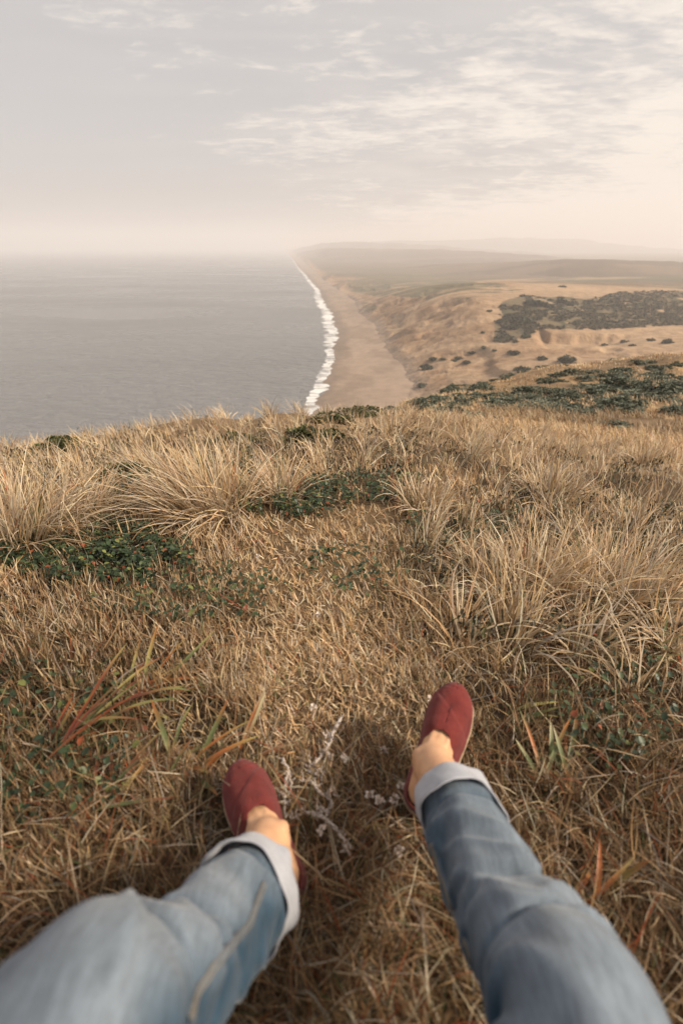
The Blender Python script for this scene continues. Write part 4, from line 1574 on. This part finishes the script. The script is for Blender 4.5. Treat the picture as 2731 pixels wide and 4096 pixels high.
M['denim'] = mat_cloth('denim', 900, 0.35, attr=True, mott=(0.80, 1.20))
M['cuff'] = mat_cloth('denim_inside', 1000, 0.35, base=(0.38, 0.39, 0.43), mott=(0.86, 1.12))
M['seam'] = mat_cloth('denim_seam', 500, 0.6, base=(0.095, 0.118, 0.145), mott=(0.75, 1.25))
M['canvas'] = mat_cloth('maroon_canvas', 650, 0.55, base=(0.140, 0.025, 0.022), mott=(0.72, 1.22), sheen=0.1)
M['lining'] = mat_cloth('shoe_lining', 1200, 0.2, base=(0.06, 0.035, 0.03))
M['jute'] = mat_cloth('shoe_sole', 700, 0.6, base=(0.42, 0.30, 0.19), mott=(0.75, 1.2))
M['thread'] = mat_cloth('tan_thread', 500, 0.2, base=(0.24, 0.19, 0.13))
M['shirt'] = mat_cloth('grey_shirt', 900, 0.2, base=(0.10, 0.10, 0.11))
M['hair'] = mat_cloth('brown_hair', 300, 0.6, base=(0.05, 0.03, 0.02))

seat_z = float(zhead(0.0, -0.25))
person = empty('person', (0.0, -0.25, seat_z))
tag(person, 'seated person in rolled-up blue jeans and maroon slip-on shoes, legs stretched forward', 'person')


def rel(px, py, z):
    return at_z(px, py, CAM_Z + z)


LEGS = {
    'left': dict(heel=rel(1180, 3625, -0.835), toe=rel(928, 3074, -0.795), knee_px=(250, 4300), cuff_px=(1005, 3570), cuff_h=0.145, shin=0.41, roll=0.10, inner=1),
    'right': dict(heel=rel(1665, 3260, -0.830), toe=rel(1852, 2752, -0.735), knee_px=(2370, 4230), cuff_px=(1830, 3240), cuff_h=0.14, shin=0.42, roll=0.06, inner=-1)}

S_W = [(0, 0.030), (0.12, 0.0305), (0.35, 0.0325), (0.55, 0.0355), (0.70, 0.0385), (0.82, 0.0355), (0.92, 0.0285), (1.0, 0.020)]
S_H = [(0, 0.062), (0.15, 0.056), (0.35, 0.060), (0.50, 0.074), (0.62, 0.063), (0.75, 0.050), (0.88, 0.039), (0.96, 0.032), (1.0, 0.026)]


def curve(tab, s):
    a_ = np.array(tab)
    return np.interp(s, a_[:, 0], a_[:, 1])


def end_round(s):
    """planform closes with round ends"""
    e = np.ones_like(s)
    e = np.where(s < 0.13, np.sqrt(np.clip(1 - ((0.13 - s) / 0.13) ** 2, 0, 1)), e)
    e = np.where(s > 0.84, np.clip(1 - ((s - 0.84) / 0.16) ** 2.2, 0, 1) ** 0.5, e)
    return e


def shoe_frame(L):
    f = L['toe'] - L['heel']
    length = np.linalg.norm(f)
    f = f / length
    up = unit(V3(0, 0, 1) - f * f[2])
    sd = np.cross(f, up)                 # to the right of the foot
    up2 = unit(up * math.cos(L['roll']) + sd * math.sin(L['roll']) * (-L['inner']))
    sd = np.cross(f, up2)
    return f, up2, sd, length


def build_shoe(L, key, label):
    f, up, sd, length = shoe_frame(L)
    inner = L['inner']                    # side (in sd units) on which the other foot is
    root_o = L['heel']
    nS, nU = 110, 46
    # denser rings at both ends
    s = 0.5 - 0.5 * np.cos(np.linspace(0, math.pi, nS))
    w = curve(S_W, s)
    k_ = np.ones(9) / 9
    w = np.convolve(np.pad(w, 4, mode='edge'), k_, 'valid') * end_round(s)
    h = np.convolve(np.pad(curve(S_H, s), 4, mode='edge'), k_, 'valid')
    h = h * np.where(s > 0.90, np.clip(1 - ((s - 0.90) / 0.10) ** 2.6, 0.0, 1) ** 0.5 * 0.75 + 0.25, 1)
    thr = 0.535
    # opening: angle up to which each side wall reaches
    q = np.clip((thr - s) / 0.42, 0, 1)
    phio = math.pi / 2 * (1 - 0.60 * np.sqrt(q) ** 0.85 * (1 - 0.12 * q))
    phio = np.where(s >= thr, math.pi / 2, phio)
    cen = -inner * 0.010 * (1 - (1 - s) ** 2) * 0 + inner * 0.010 * np.clip(s - 0.4, 0, 1) ** 1.5 * 2

    def surf(si, u, side, inset=0.0):
        ph_ = u * phio[si]
        x = w[si] * np.sign(np.cos(ph_)) * np.abs(np.cos(ph_)) ** 0.72
        z = h[si] * np.abs(np.sin(ph_)) ** 0.85
        xs_ = x / np.maximum(w[si], 1e-4)
        lat = side * xs_                       # -1..1 across (sd units)
        # one long diagonal pleat from the inner toe to the outer instep; a second short one at the throat
        ss = s[si]
        latI = lat * inner
        dline = (ss - (0.60 + 0.26 * (latI * 0.5 + 0.5))) * 1.0
        on = sstep(0.46, 0.54, ss) * sstep(0.05, 0.25, np.sin(ph_))
        dz = 0.0022 * sstep(0.012, -0.012, dline) * on - 0.0018 * np.exp(-(dline / 0.008) ** 2) * on
        d2 = ss - (0.915 + 0.012 * lat * lat)
        dz = dz - 0.0012 * np.exp(-(d2 / 0.010) ** 2) * on
        d3 = ss - (0.535 + 0.10 * np.abs(latI + 0.25))
        dz = dz - 0.0010 * np.exp(-(d3 / 0.006) ** 2) * on * (np.abs(latI + 0.25) < 0.45)
        dz = dz + 0.0016 * (fbm(ss * 14 + 3, lat * 2.2 + 7 * (side + 2), 3, 240 + inner) - 0.5) * 2 * np.sin(ph_)
        # sides bulge over the sole
        x = x + 0.0025 * np.sin(np.clip(z / 0.03, 0, 1) * math.pi) * (w[si] > 0.01)
        n_ = np.stack([np.cos(ph_) * 1.0, np.sin(ph_)], -1)
        x = x + n_[..., 0] * (dz - inset)
        z = z + n_[..., 1] * (dz - inset)
        return root_o + f * (ss * length)[..., None] + sd * (cen[si] + side * x)[..., None] + up * (z + 0.004)[..., None]

    uu = np.linspace(0, 1, nU)
    SI = np.repeat(np.arange(nS)[:, None], nU, 1)
    UU = np.repeat(uu[None], nS, 0)
    chunks = []
    for side in (-1, 1):
        P = surf(SI, UU, side)
        chunks.append((P.reshape(-1, 3), [tuple(q_) for q_ in grid_faces(nS, nU)]))
    upper = py_mesh('shoe', chunks, M['canvas'], person)
    bm = bmesh.new()
    bm.from_mesh(upper.data)
    bmesh.ops.remove_doubles(bm, verts=bm.verts, dist=0.0006)
    bmesh.ops.recalc_face_normals(bm, faces=bm.faces)
    bm.to_mesh(upper.data)
    bm.free()
    upper.data.materials.append(M['lining'])
    so = upper.modifiers.new('thickness', 'SOLIDIFY')
    so.thickness = 0.0022
    so.offset = -1
    so.material_offset = 1
    so.material_offset_rim = 0
    upper['label'] = label
    # sole: rounded slab with its own edge
    s2 = 0.5 - 0.5 * np.cos(np.linspace(0, math.pi, 60))
    w2 = (curve(S_W, s2) * end_round(s2)) * 1.05 + 0.0012
    c2 = np.interp(s2, s, cen)
    s2e = -0.008 + s2 * 1.016
    lv = []
    for zz_, g in ((0.007, 0.97), (0.0055, 1.0), (-0.010, 1.0), (-0.013, 0.95)):
        ringL = root_o + f * (s2e * length)[:, None] + sd * (c2 - w2 * g)[:, None] + up * zz_
        ringR = (root_o + f * (s2e * length)[:, None] + sd * (c2 + w2 * g)[:, None] + up * zz_)[::-1][1:-1]
        lv.append(np.concatenate([ringL, ringR]))
    nr = len(lv[0])
    V = np.concatenate(lv)
    F = [tuple(q_) for q_ in grid_faces(4, nr, True)]
    F.append(tuple(range(nr)))
    F.append(tuple(range(3 * nr, 4 * nr))[::-1])
    sole = py_mesh('sole', [(V, F)], M['jute'], person, False)
    sole.parent = upper
    return f, up, sd, length


body = []          # closed volumes fused into one skin
jean_chunks, jean_cols = [], []
knees, ankles, cuffs, legpaths = {}, {}, {}, {}
HIP = {'left': V3(-0.10, -0.27, CAM_Z - 0.71), 'right': V3(0.10, -0.27, CAM_Z - 0.71)}
CAM0 = V3(0, 0, CAM_Z)
for key, L in LEGS.items():
    f, up, sd, length = build_shoe(L, key, 'maroon canvas slip-on shoe flat on the ground, on the left' if key == 'left' else 'maroon canvas slip-on shoe with its toe raised, on the right')
    ank = L['heel'] + f * 0.068 + up * 0.088
    d_ = rays(*L['knee_px'])
    # knee: on the pixel's ray, one shin length from the ankle, the nearer solution
    oc = CAM0 - ank
    bq, aq, cq_ = np.dot(d_, oc), np.dot(d_, d_), np.dot(oc, oc) - L['shin'] ** 2
    disc = bq * bq - aq * cq_
    t_ = (-bq - math.sqrt(max(disc, 0))) / aq
    if disc < 0:
        print('knee out of reach', key)
        t_ = -bq / aq
    kn = CAM0 + d_ * t_
    print(key, 'shoe', round(length, 3), 'ankle', np.round(ank - CAM0, 3), 'knee', np.round(kn - CAM0, 3), 'thigh', round(float(np.linalg.norm(kn - HIP[key])), 3))
    shin = unit(kn - ank)
    knees[key], ankles[key] = kn, ank
    # where the cuff's middle shows, and how high over the heel it is
    cz = L['heel'][2] + L['cuff_h']
    dc = rays(*L['cuff_px'])
    cmid = CAM0 + dc * ((cz - CAM_Z) / dc[2])
    shin = unit(kn - cmid)
    # --- foot inside the shoe and the shin, for the skin
    ss = np.linspace(0.03, 0.93, 24)
    hh = np.interp(ss, [0.03, 0.1, 0.2, 0.3, 0.40, 0.5, 0.65, 0.8, 0.93], [0.040, 0.060, 0.076, 0.082, 0.076, 0.064, 0.047, 0.033, 0.018])
    ww = np.interp(ss, [0.03, 0.1, 0.3, 0.5, 0.72, 0.85, 0.93], [0.016, 0.026, 0.029, 0.032, 0.034, 0.031, 0.020])
    ph = np.linspace(0, 2 * math.pi, 24, endpoint=False)
    Q = L['heel'][None, None] + f * (ss * length)[:, None, None] + sd * ((L['inner'] * 0.010 * np.clip(ss - 0.4, 0, 1) ** 1.5 * 2)[:, None] + 0.88 * ww[:, None] * np.sign(np.cos(ph)) * np.abs(np.cos(ph)) ** 0.9)[..., None] \
        + up * (0.008 + hh[:, None] / 2 * (1 + np.sin(ph)))[..., None]
    nn_ = len(ss)
    F = [tuple(q_) for q_ in grid_faces(nn_, 24, True)] + [tuple(range(24))[::-1], tuple(range((nn_ - 1) * 24, nn_ * 24))]
    body.append((Q.reshape(-1, 3), F))
    pts = [ank - up * 0.045 - f * 0.012, ank - up * 0.012, ank * 0.4 + cmid * 0.6, cmid + shin * 0.06, cmid * 0.5 + kn * 0.5 + V3(0, 0, -0.01), kn + V3(0, 0, -0.015), (kn + HIP[key]) / 2, HIP[key]]
    Qp, Rp = catmull(pts, [0.024, 0.032, 0.032, 0.034, 0.040, 0.042, 0.055, 0.07], 60)
    body.append(loft(Qp, Rp, f, 24, 0.92, None, True))
    # tendons over the instep
    for k_t, lat_t in enumerate((-0.012, 0.0, 0.012)):
        tp = [L['heel'] + f * (q_t * length) + up * (0.008 + float(np.interp(q_t, ss, hh)) - 0.0015 - abs(lat_t) * 0.12) + sd * (lat_t * (0.6 + q_t)) for q_t in (0.24, 0.33, 0.42, 0.52, 0.62)]
        Qt, Rt = catmull(tp, [0.003, 0.0042, 0.0042, 0.0040, 0.003], 20)
        body.append(loft(Qt, Rt, up, 10, 1.0, None, True))
    for sgn, dz_ in ((-1, 0.0), (1, 0.004)):
        c_ = ank + sd * sgn * 0.0195 + up * (dz_ - 0.002)
        Qp = np.array([c_ - up * 0.016, c_ - up * 0.010, c_, c_ + up * 0.010, c_ + up * 0.016])
        body.append(loft(Qp, np.array([0.004, 0.010, 0.0125, 0.010, 0.004]), f, 14, 1.0, None, True))
    # --- trouser leg: from the cuff up over the knee to the hip
    cuff0 = cmid - shin * 0.02
    sag = V3(0, 0, -0.012)
    cl_ = float(np.linalg.norm(kn - cuff0))
    pts = [cuff0 + shin * 0.012, cuff0 + shin * cl_ * 0.25 + sag * 0.5, cuff0 + shin * cl_ * 0.5 + sag, cuff0 + shin * cl_ * 0.78 + sag * 0.3, kn + V3(0, 0.012, 0.0), kn + unit(HIP[key] - kn) * 0.10,
           (kn + HIP[key]) / 2, HIP[key] + V3(0, 0.02, 0.0), HIP[key] + V3(0, -0.08, 0.0)]
    rads = [0.0535, 0.055, 0.059, 0.064, 0.070, 0.074, 0.082, 0.105, 0.10]
    NQ = 190
    Qp, Rp = catmull(pts, rads, NQ)
    seed = 260 if key == 'left' else 275

    def wr(s, ph_, seed=seed, key=key):
        cx_, sx_ = np.cos(ph_), np.sin(ph_)
        a1 = vnoise(s * 9 + 1.1 * cx_ + 2, 1.6 * sx_ + s * 3 + 9, seed)
        a2 = 1 - np.abs(2 * vnoise(s * 15 + 0.9 * sx_ + 5, 1.3 * cx_ - s * 5 + 4, seed + 1) - 1)
        a3 = vnoise(s * 40 + 2 * cx_, 2 * sx_ + s * 9, seed + 2)
        knee = np.exp(-((s - 0.44) / 0.16) ** 2)
        hem = np.exp(-((s - 0.04) / 0.10) ** 2)
        d0 = 0.010 * (a1 - 0.5) + (0.004 + 0.008 * knee + 0.006 * hem) * (a2 ** 2 - 0.4) + 0.002 * (a3 - 0.5)
        # creases across the front just below the bend of the knee
        for s0, am, wd, sk in ((0.255, 0.010, 0.009, 0.030), (0.315, 0.013, 0.010, -0.02), (0.37, 0.009, 0.009, 0.03), (0.05, 0.008, 0.010, 0.03), (0.10, 0.006, 0.008, -0.03)):
            d0 = d0 - am * np.exp(-((s - s0 - sk * cx_) / wd) ** 2) * (0.35 + 0.65 * np.clip(0.4 + 0.8 * np.cos(ph_ - (0.6 if key == 'left' else -0.9)), 0, 1))
        return d0 * (0.15 + 0.85 * sstep(0.03, 0.12, s))
    refv = unit(np.cross(shin, V3(1, 0, 0)))
    if refv[2] < 0:
        refv = -refv
    NS = 72
    Vj, Fj = loft(Qp, Rp, refv, NS, 0.96, wr)
    tanj, Uj, Sj = frames(Qp, refv)
    legpaths[key] = (Vj.reshape(NQ, NS, 3), Qp)
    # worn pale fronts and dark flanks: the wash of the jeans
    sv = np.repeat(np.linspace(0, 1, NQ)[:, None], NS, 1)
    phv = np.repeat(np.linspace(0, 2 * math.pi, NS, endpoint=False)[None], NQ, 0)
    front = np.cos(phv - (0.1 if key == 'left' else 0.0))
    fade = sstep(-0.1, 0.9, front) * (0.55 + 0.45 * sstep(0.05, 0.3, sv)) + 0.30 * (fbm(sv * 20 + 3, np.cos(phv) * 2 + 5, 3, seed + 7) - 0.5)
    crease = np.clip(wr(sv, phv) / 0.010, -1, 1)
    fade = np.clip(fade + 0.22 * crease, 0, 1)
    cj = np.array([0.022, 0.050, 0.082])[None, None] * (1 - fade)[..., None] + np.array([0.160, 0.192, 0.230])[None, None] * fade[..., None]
    jean_chunks.append((Vj, Fj))
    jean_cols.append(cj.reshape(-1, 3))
    cuffs[key] = (cuff0, shin, f, sd, refv)

# hips of the jeans
Qp, Rp = catmull([V3(-0.19, -0.30, CAM_Z - 0.70), V3(-0.10, -0.30, CAM_Z - 0.69), V3(0, -0.30, CAM_Z - 0.68), V3(0.10, -0.30, CAM_Z - 0.69), V3(0.19, -0.30, CAM_Z - 0.70)],
                 [0.06, 0.115, 0.125, 0.115, 0.06], 30)
hipV, hipF = loft(Qp, Rp, V3(0, 0, 1), 32, 1.0, None, True)
jean_chunks.append((hipV, hipF))
jean_cols.append(np.broadcast_to(np.array([0.12, 0.15, 0.19]), (len(hipV), 3)))
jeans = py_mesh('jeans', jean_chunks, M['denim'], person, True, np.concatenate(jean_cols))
jeans['label'] = 'faded blue denim jeans with rolled-up cuffs'

for key in LEGS:
    cuff0, shin, f, sd, refv = cuffs[key]
    nr_ = 90
    ph = np.linspace(0, 2 * math.pi, nr_, endpoint=False)
    sway = f * 0.010
    rows = [(0.010, 0.0505), (-0.004, 0.0525), (-0.006, 0.0550), (-0.002, 0.0568), (0.006, 0.0575), (0.016, 0.0580), (0.026, 0.0584), (0.036, 0.0590), (0.043, 0.0604), (0.0455, 0.0602), (0.0460, 0.0585), (0.042, 0.0565), (0.032, 0.0550)]
    side_v = np.cross(shin, refv)
    Vc = []
    for (zl_, rc) in rows:
        rr_ = rc + 0.0028 * np.sin(2 * ph + 0.6) + 0.0014 * np.sin(5 * ph + 60 * zl_) + 0.007 * (vnoise(np.cos(ph) * 2.4 + 4, np.sin(ph) * 2.4 + zl_ * 25, 290) - 0.5) + 0.0016 * (vnoise(np.cos(ph) * 5 + 4, np.sin(ph) * 5 + zl_ * 40, 291) - 0.5) + 0.0012
        zz_ = zl_ + 0.007 * np.cos(ph + 0.7) + 0.0035 * np.sin(3 * ph)
        Vc.append(cuff0 + shin * zz_[:, None] + refv * (rr_ * np.cos(ph))[:, None] + side_v * (rr_ * np.sin(ph) * 0.96)[:, None])
    cf = py_mesh('cuff', [(np.concatenate(Vc), [tuple(q_) for q_ in grid_faces(len(rows), nr_, True)])], M['cuff'], person)
    cf['label'] = 'pale turned-up jeans cuff round the %s ankle' % key
    cf.parent = jeans

# inseam bands, raised from the cloth
for key, line in (('left', [(1055, 3530), (1010, 3660), (920, 3800), (820, 3910), (765, 4000), (750, 4090)]), ('right', [(1728, 3370), (1770, 3500), (1830, 3680), (1900, 3860)])):
    G, Qp = legpaths[key]
    gp = project(G.reshape(-1, 3))
    gx_, gy_ = gp[0].reshape(G.shape[:2]), gp[1].reshape(G.shape[:2])
    la = np.array(line, float)
    ly = np.linspace(la[0, 1], la[-1, 1], 40)
    lx = np.interp(ly, la[:, 1], la[:, 0])
    # nearest surface point for each target, on the side that faces the lens
    nrm = G - Qp[:, None]
    facing = ((CAM0 - G) * nrm).sum(-1) > 0
    pts = []
    for a_, b_ in zip(lx, ly):
        dd = (gx_ - a_) ** 2 + (gy_ - b_) ** 2 + np.where(facing, 0, 1e9)
        i, j = np.unravel_index(np.argmin(dd), dd.shape)
        pts.append((G[i, j], unit(nrm[i, j])))
    P = np.array([p[0] for p in pts])
    Nn = np.array([p[1] for p in pts])
    for _ in range(5):
        P[1:-1] = (P[:-2] + 2 * P[1:-1] + P[2:]) / 4
        Nn[1:-1] = (Nn[:-2] + 2 * Nn[1:-1] + Nn[2:]) / 4
    T = np.gradient(P, axis=0)
    T /= np.linalg.norm(T, axis=1)[:, None] + 1e-9
    Sx = np.cross(T, Nn)
    Sx /= np.linalg.norm(Sx, axis=1)[:, None] + 1e-9
    Vs = []
    pk = 0.0007 * np.sin(np.arange(40) * 1.9)
    for u, hgt in ((-1, -0.004), (-0.9, 0.0016), (-0.3, 0.0028), (0.3, 0.0028), (0.9, 0.0016), (1, -0.004)):
        Vs.append(P + Sx * (u * 0.0036) + Nn * (hgt + pk * (1 - abs(u)))[:, None])
    dash = []
    for row in (-0.62, 0.62):
        for i in range(1, 38):
            c0_ = P[i] + Sx[i] * (row * 0.0036) + Nn[i] * 0.0030
            dv = T[i] * 0.0022
            V_, F_ = tube([c0_ - dv, c0_, c0_ + dv], [0.0005, 0.0007, 0.0005], 5)
            dash.append((V_, [tuple(q_) for q_ in F_]))
    st_ = py_mesh('stitching', dash, M['thread'], person)
    st_.parent = jeans
    sm = py_mesh('inseam', [(np.concatenate(Vs), [tuple(q_) for q_ in grid_faces(6, 40)])], M['seam'], person)
    sm.parent = jeans

# the rest of the body, behind the lens: leaning back on the hands
def closed(pts, rads, n_=30, ns=20, ref=V3(0, 1, 0), ry=1.0):
    Qp, Rp = catmull(pts, rads, n_)
    body.append(loft(Qp, Rp, ref, ns, ry, None, True))


B = lambda x, y, z: V3(x, y, CAM_Z + z)
closed([B(0, -0.27, -0.78), B(0, -0.30, -0.68), B(0, -0.37, -0.52), B(0, -0.42, -0.36), B(0, -0.43, -0.24), B(0, -0.41, -0.17)], [0.05, 0.115, 0.10, 0.11, 0.105, 0.05], 40, 28, ry=1.4)
closed([B(0, -0.42, -0.24), B(0, -0.40, -0.14), B(0, -0.37, -0.07)], [0.055, 0.05, 0.05])
closed([B(0, -0.33, -0.12), B(0, -0.34, -0.08), B(0, -0.345, 0.0), B(0, -0.35, 0.06), B(0, -0.355, 0.105)], [0.035, 0.068, 0.088, 0.080, 0.03], 30, 24, ry=0.82)
closed([B(0, -0.262, -0.035), B(0, -0.245, -0.025), B(0, -0.258, 0.015)], [0.012, 0.014, 0.006], 10, 10)
for sg in (-1, 1):
    hz_ = float(zhead(sg * 0.30, -0.66)) - CAM_Z
    closed([B(sg * 0.12, -0.42, -0.22), B(sg * 0.19, -0.44, -0.26), B(sg * 0.25, -0.53, -0.48), B(sg * 0.29, -0.62, -0.72), B(sg * 0.30, -0.66, hz_ + 0.045)], [0.05, 0.05, 0.040, 0.028, 0.024])
    closed([B(sg * 0.30, -0.655, hz_ + 0.055), B(sg * 0.30, -0.675, hz_ + 0.030), B(sg * 0.30, -0.72, hz_ + 0.022), B(sg * 0.30, -0.74, hz_ + 0.020)], [0.022, 0.030, 0.036, 0.030], 14, 16, V3(1, 0, 0), 0.40)
    for k, fl in enumerate((0.060, 0.072, 0.078, 0.070)):
        x0 = sg * 0.30 + (k - 1.5) * 0.020
        closed([B(x0, -0.725, hz_ + 0.022), B(x0 + (k - 1.5) * 0.004, -0.73 - fl * 0.5, hz_ + 0.024), B(x0 + (k - 1.5) * 0.007, -0.735 - fl, hz_ + 0.010)], [0.009, 0.008, 0.006], 10, 10)
    closed([B(sg * 0.275, -0.685, hz_ + 0.026), B(sg * 0.252, -0.715, hz_ + 0.020), B(sg * 0.238, -0.745, hz_ + 0.012)], [0.011, 0.009, 0.007], 10, 10)
    closed([B(sg * 0.072, -0.345, -0.03), B(sg * 0.082, -0.35, 0.0), B(sg * 0.078, -0.35, 0.025)], [0.008, 0.016, 0.008], 10, 10, ry=0.5)
bo = py_mesh('body', body, M['skin'], person)
rm = bo.modifiers.new('fuse', 'REMESH')
rm.mode = 'VOXEL'
rm.voxel_size = 0.004
rm.use_smooth_shade = True
sm_ = bo.modifiers.new('soften', 'SMOOTH')
sm_.iterations = 5
sm_.factor = 0.5

shirt = []
Qp, Rp = catmull([B(0, -0.29, -0.66), B(0, -0.37, -0.52), B(0, -0.42, -0.36), B(0, -0.43, -0.24), B(0, -0.415, -0.19)], [0.128, 0.115, 0.123, 0.116, 0.075], 36)
shirt.append(loft(Qp, Rp, V3(0, 1, 0), 40, 1.4))
for sg in (-1, 1):
    Qp, Rp = catmull([B(sg * 0.10, -0.42, -0.225), B(sg * 0.19, -0.44, -0.26), B(sg * 0.235, -0.50, -0.41)], [0.062, 0.062, 0.055], 16)
    shirt.append(loft(Qp, Rp, V3(0, 1, 0), 24))
py_mesh('shirt', shirt, M['shirt'], person)
Qp, Rp = catmull([B(0, -0.40, -0.14), B(0, -0.385, -0.05), B(0, -0.375, 0.03), B(0, -0.365, 0.09), B(0, -0.36, 0.12)], [0.06, 0.085, 0.096, 0.080, 0.02], 24)
py_mesh('hair', [loft(Qp, Rp, V3(0, 1, 0), 28, 0.86, None, True)], M['hair'], person)
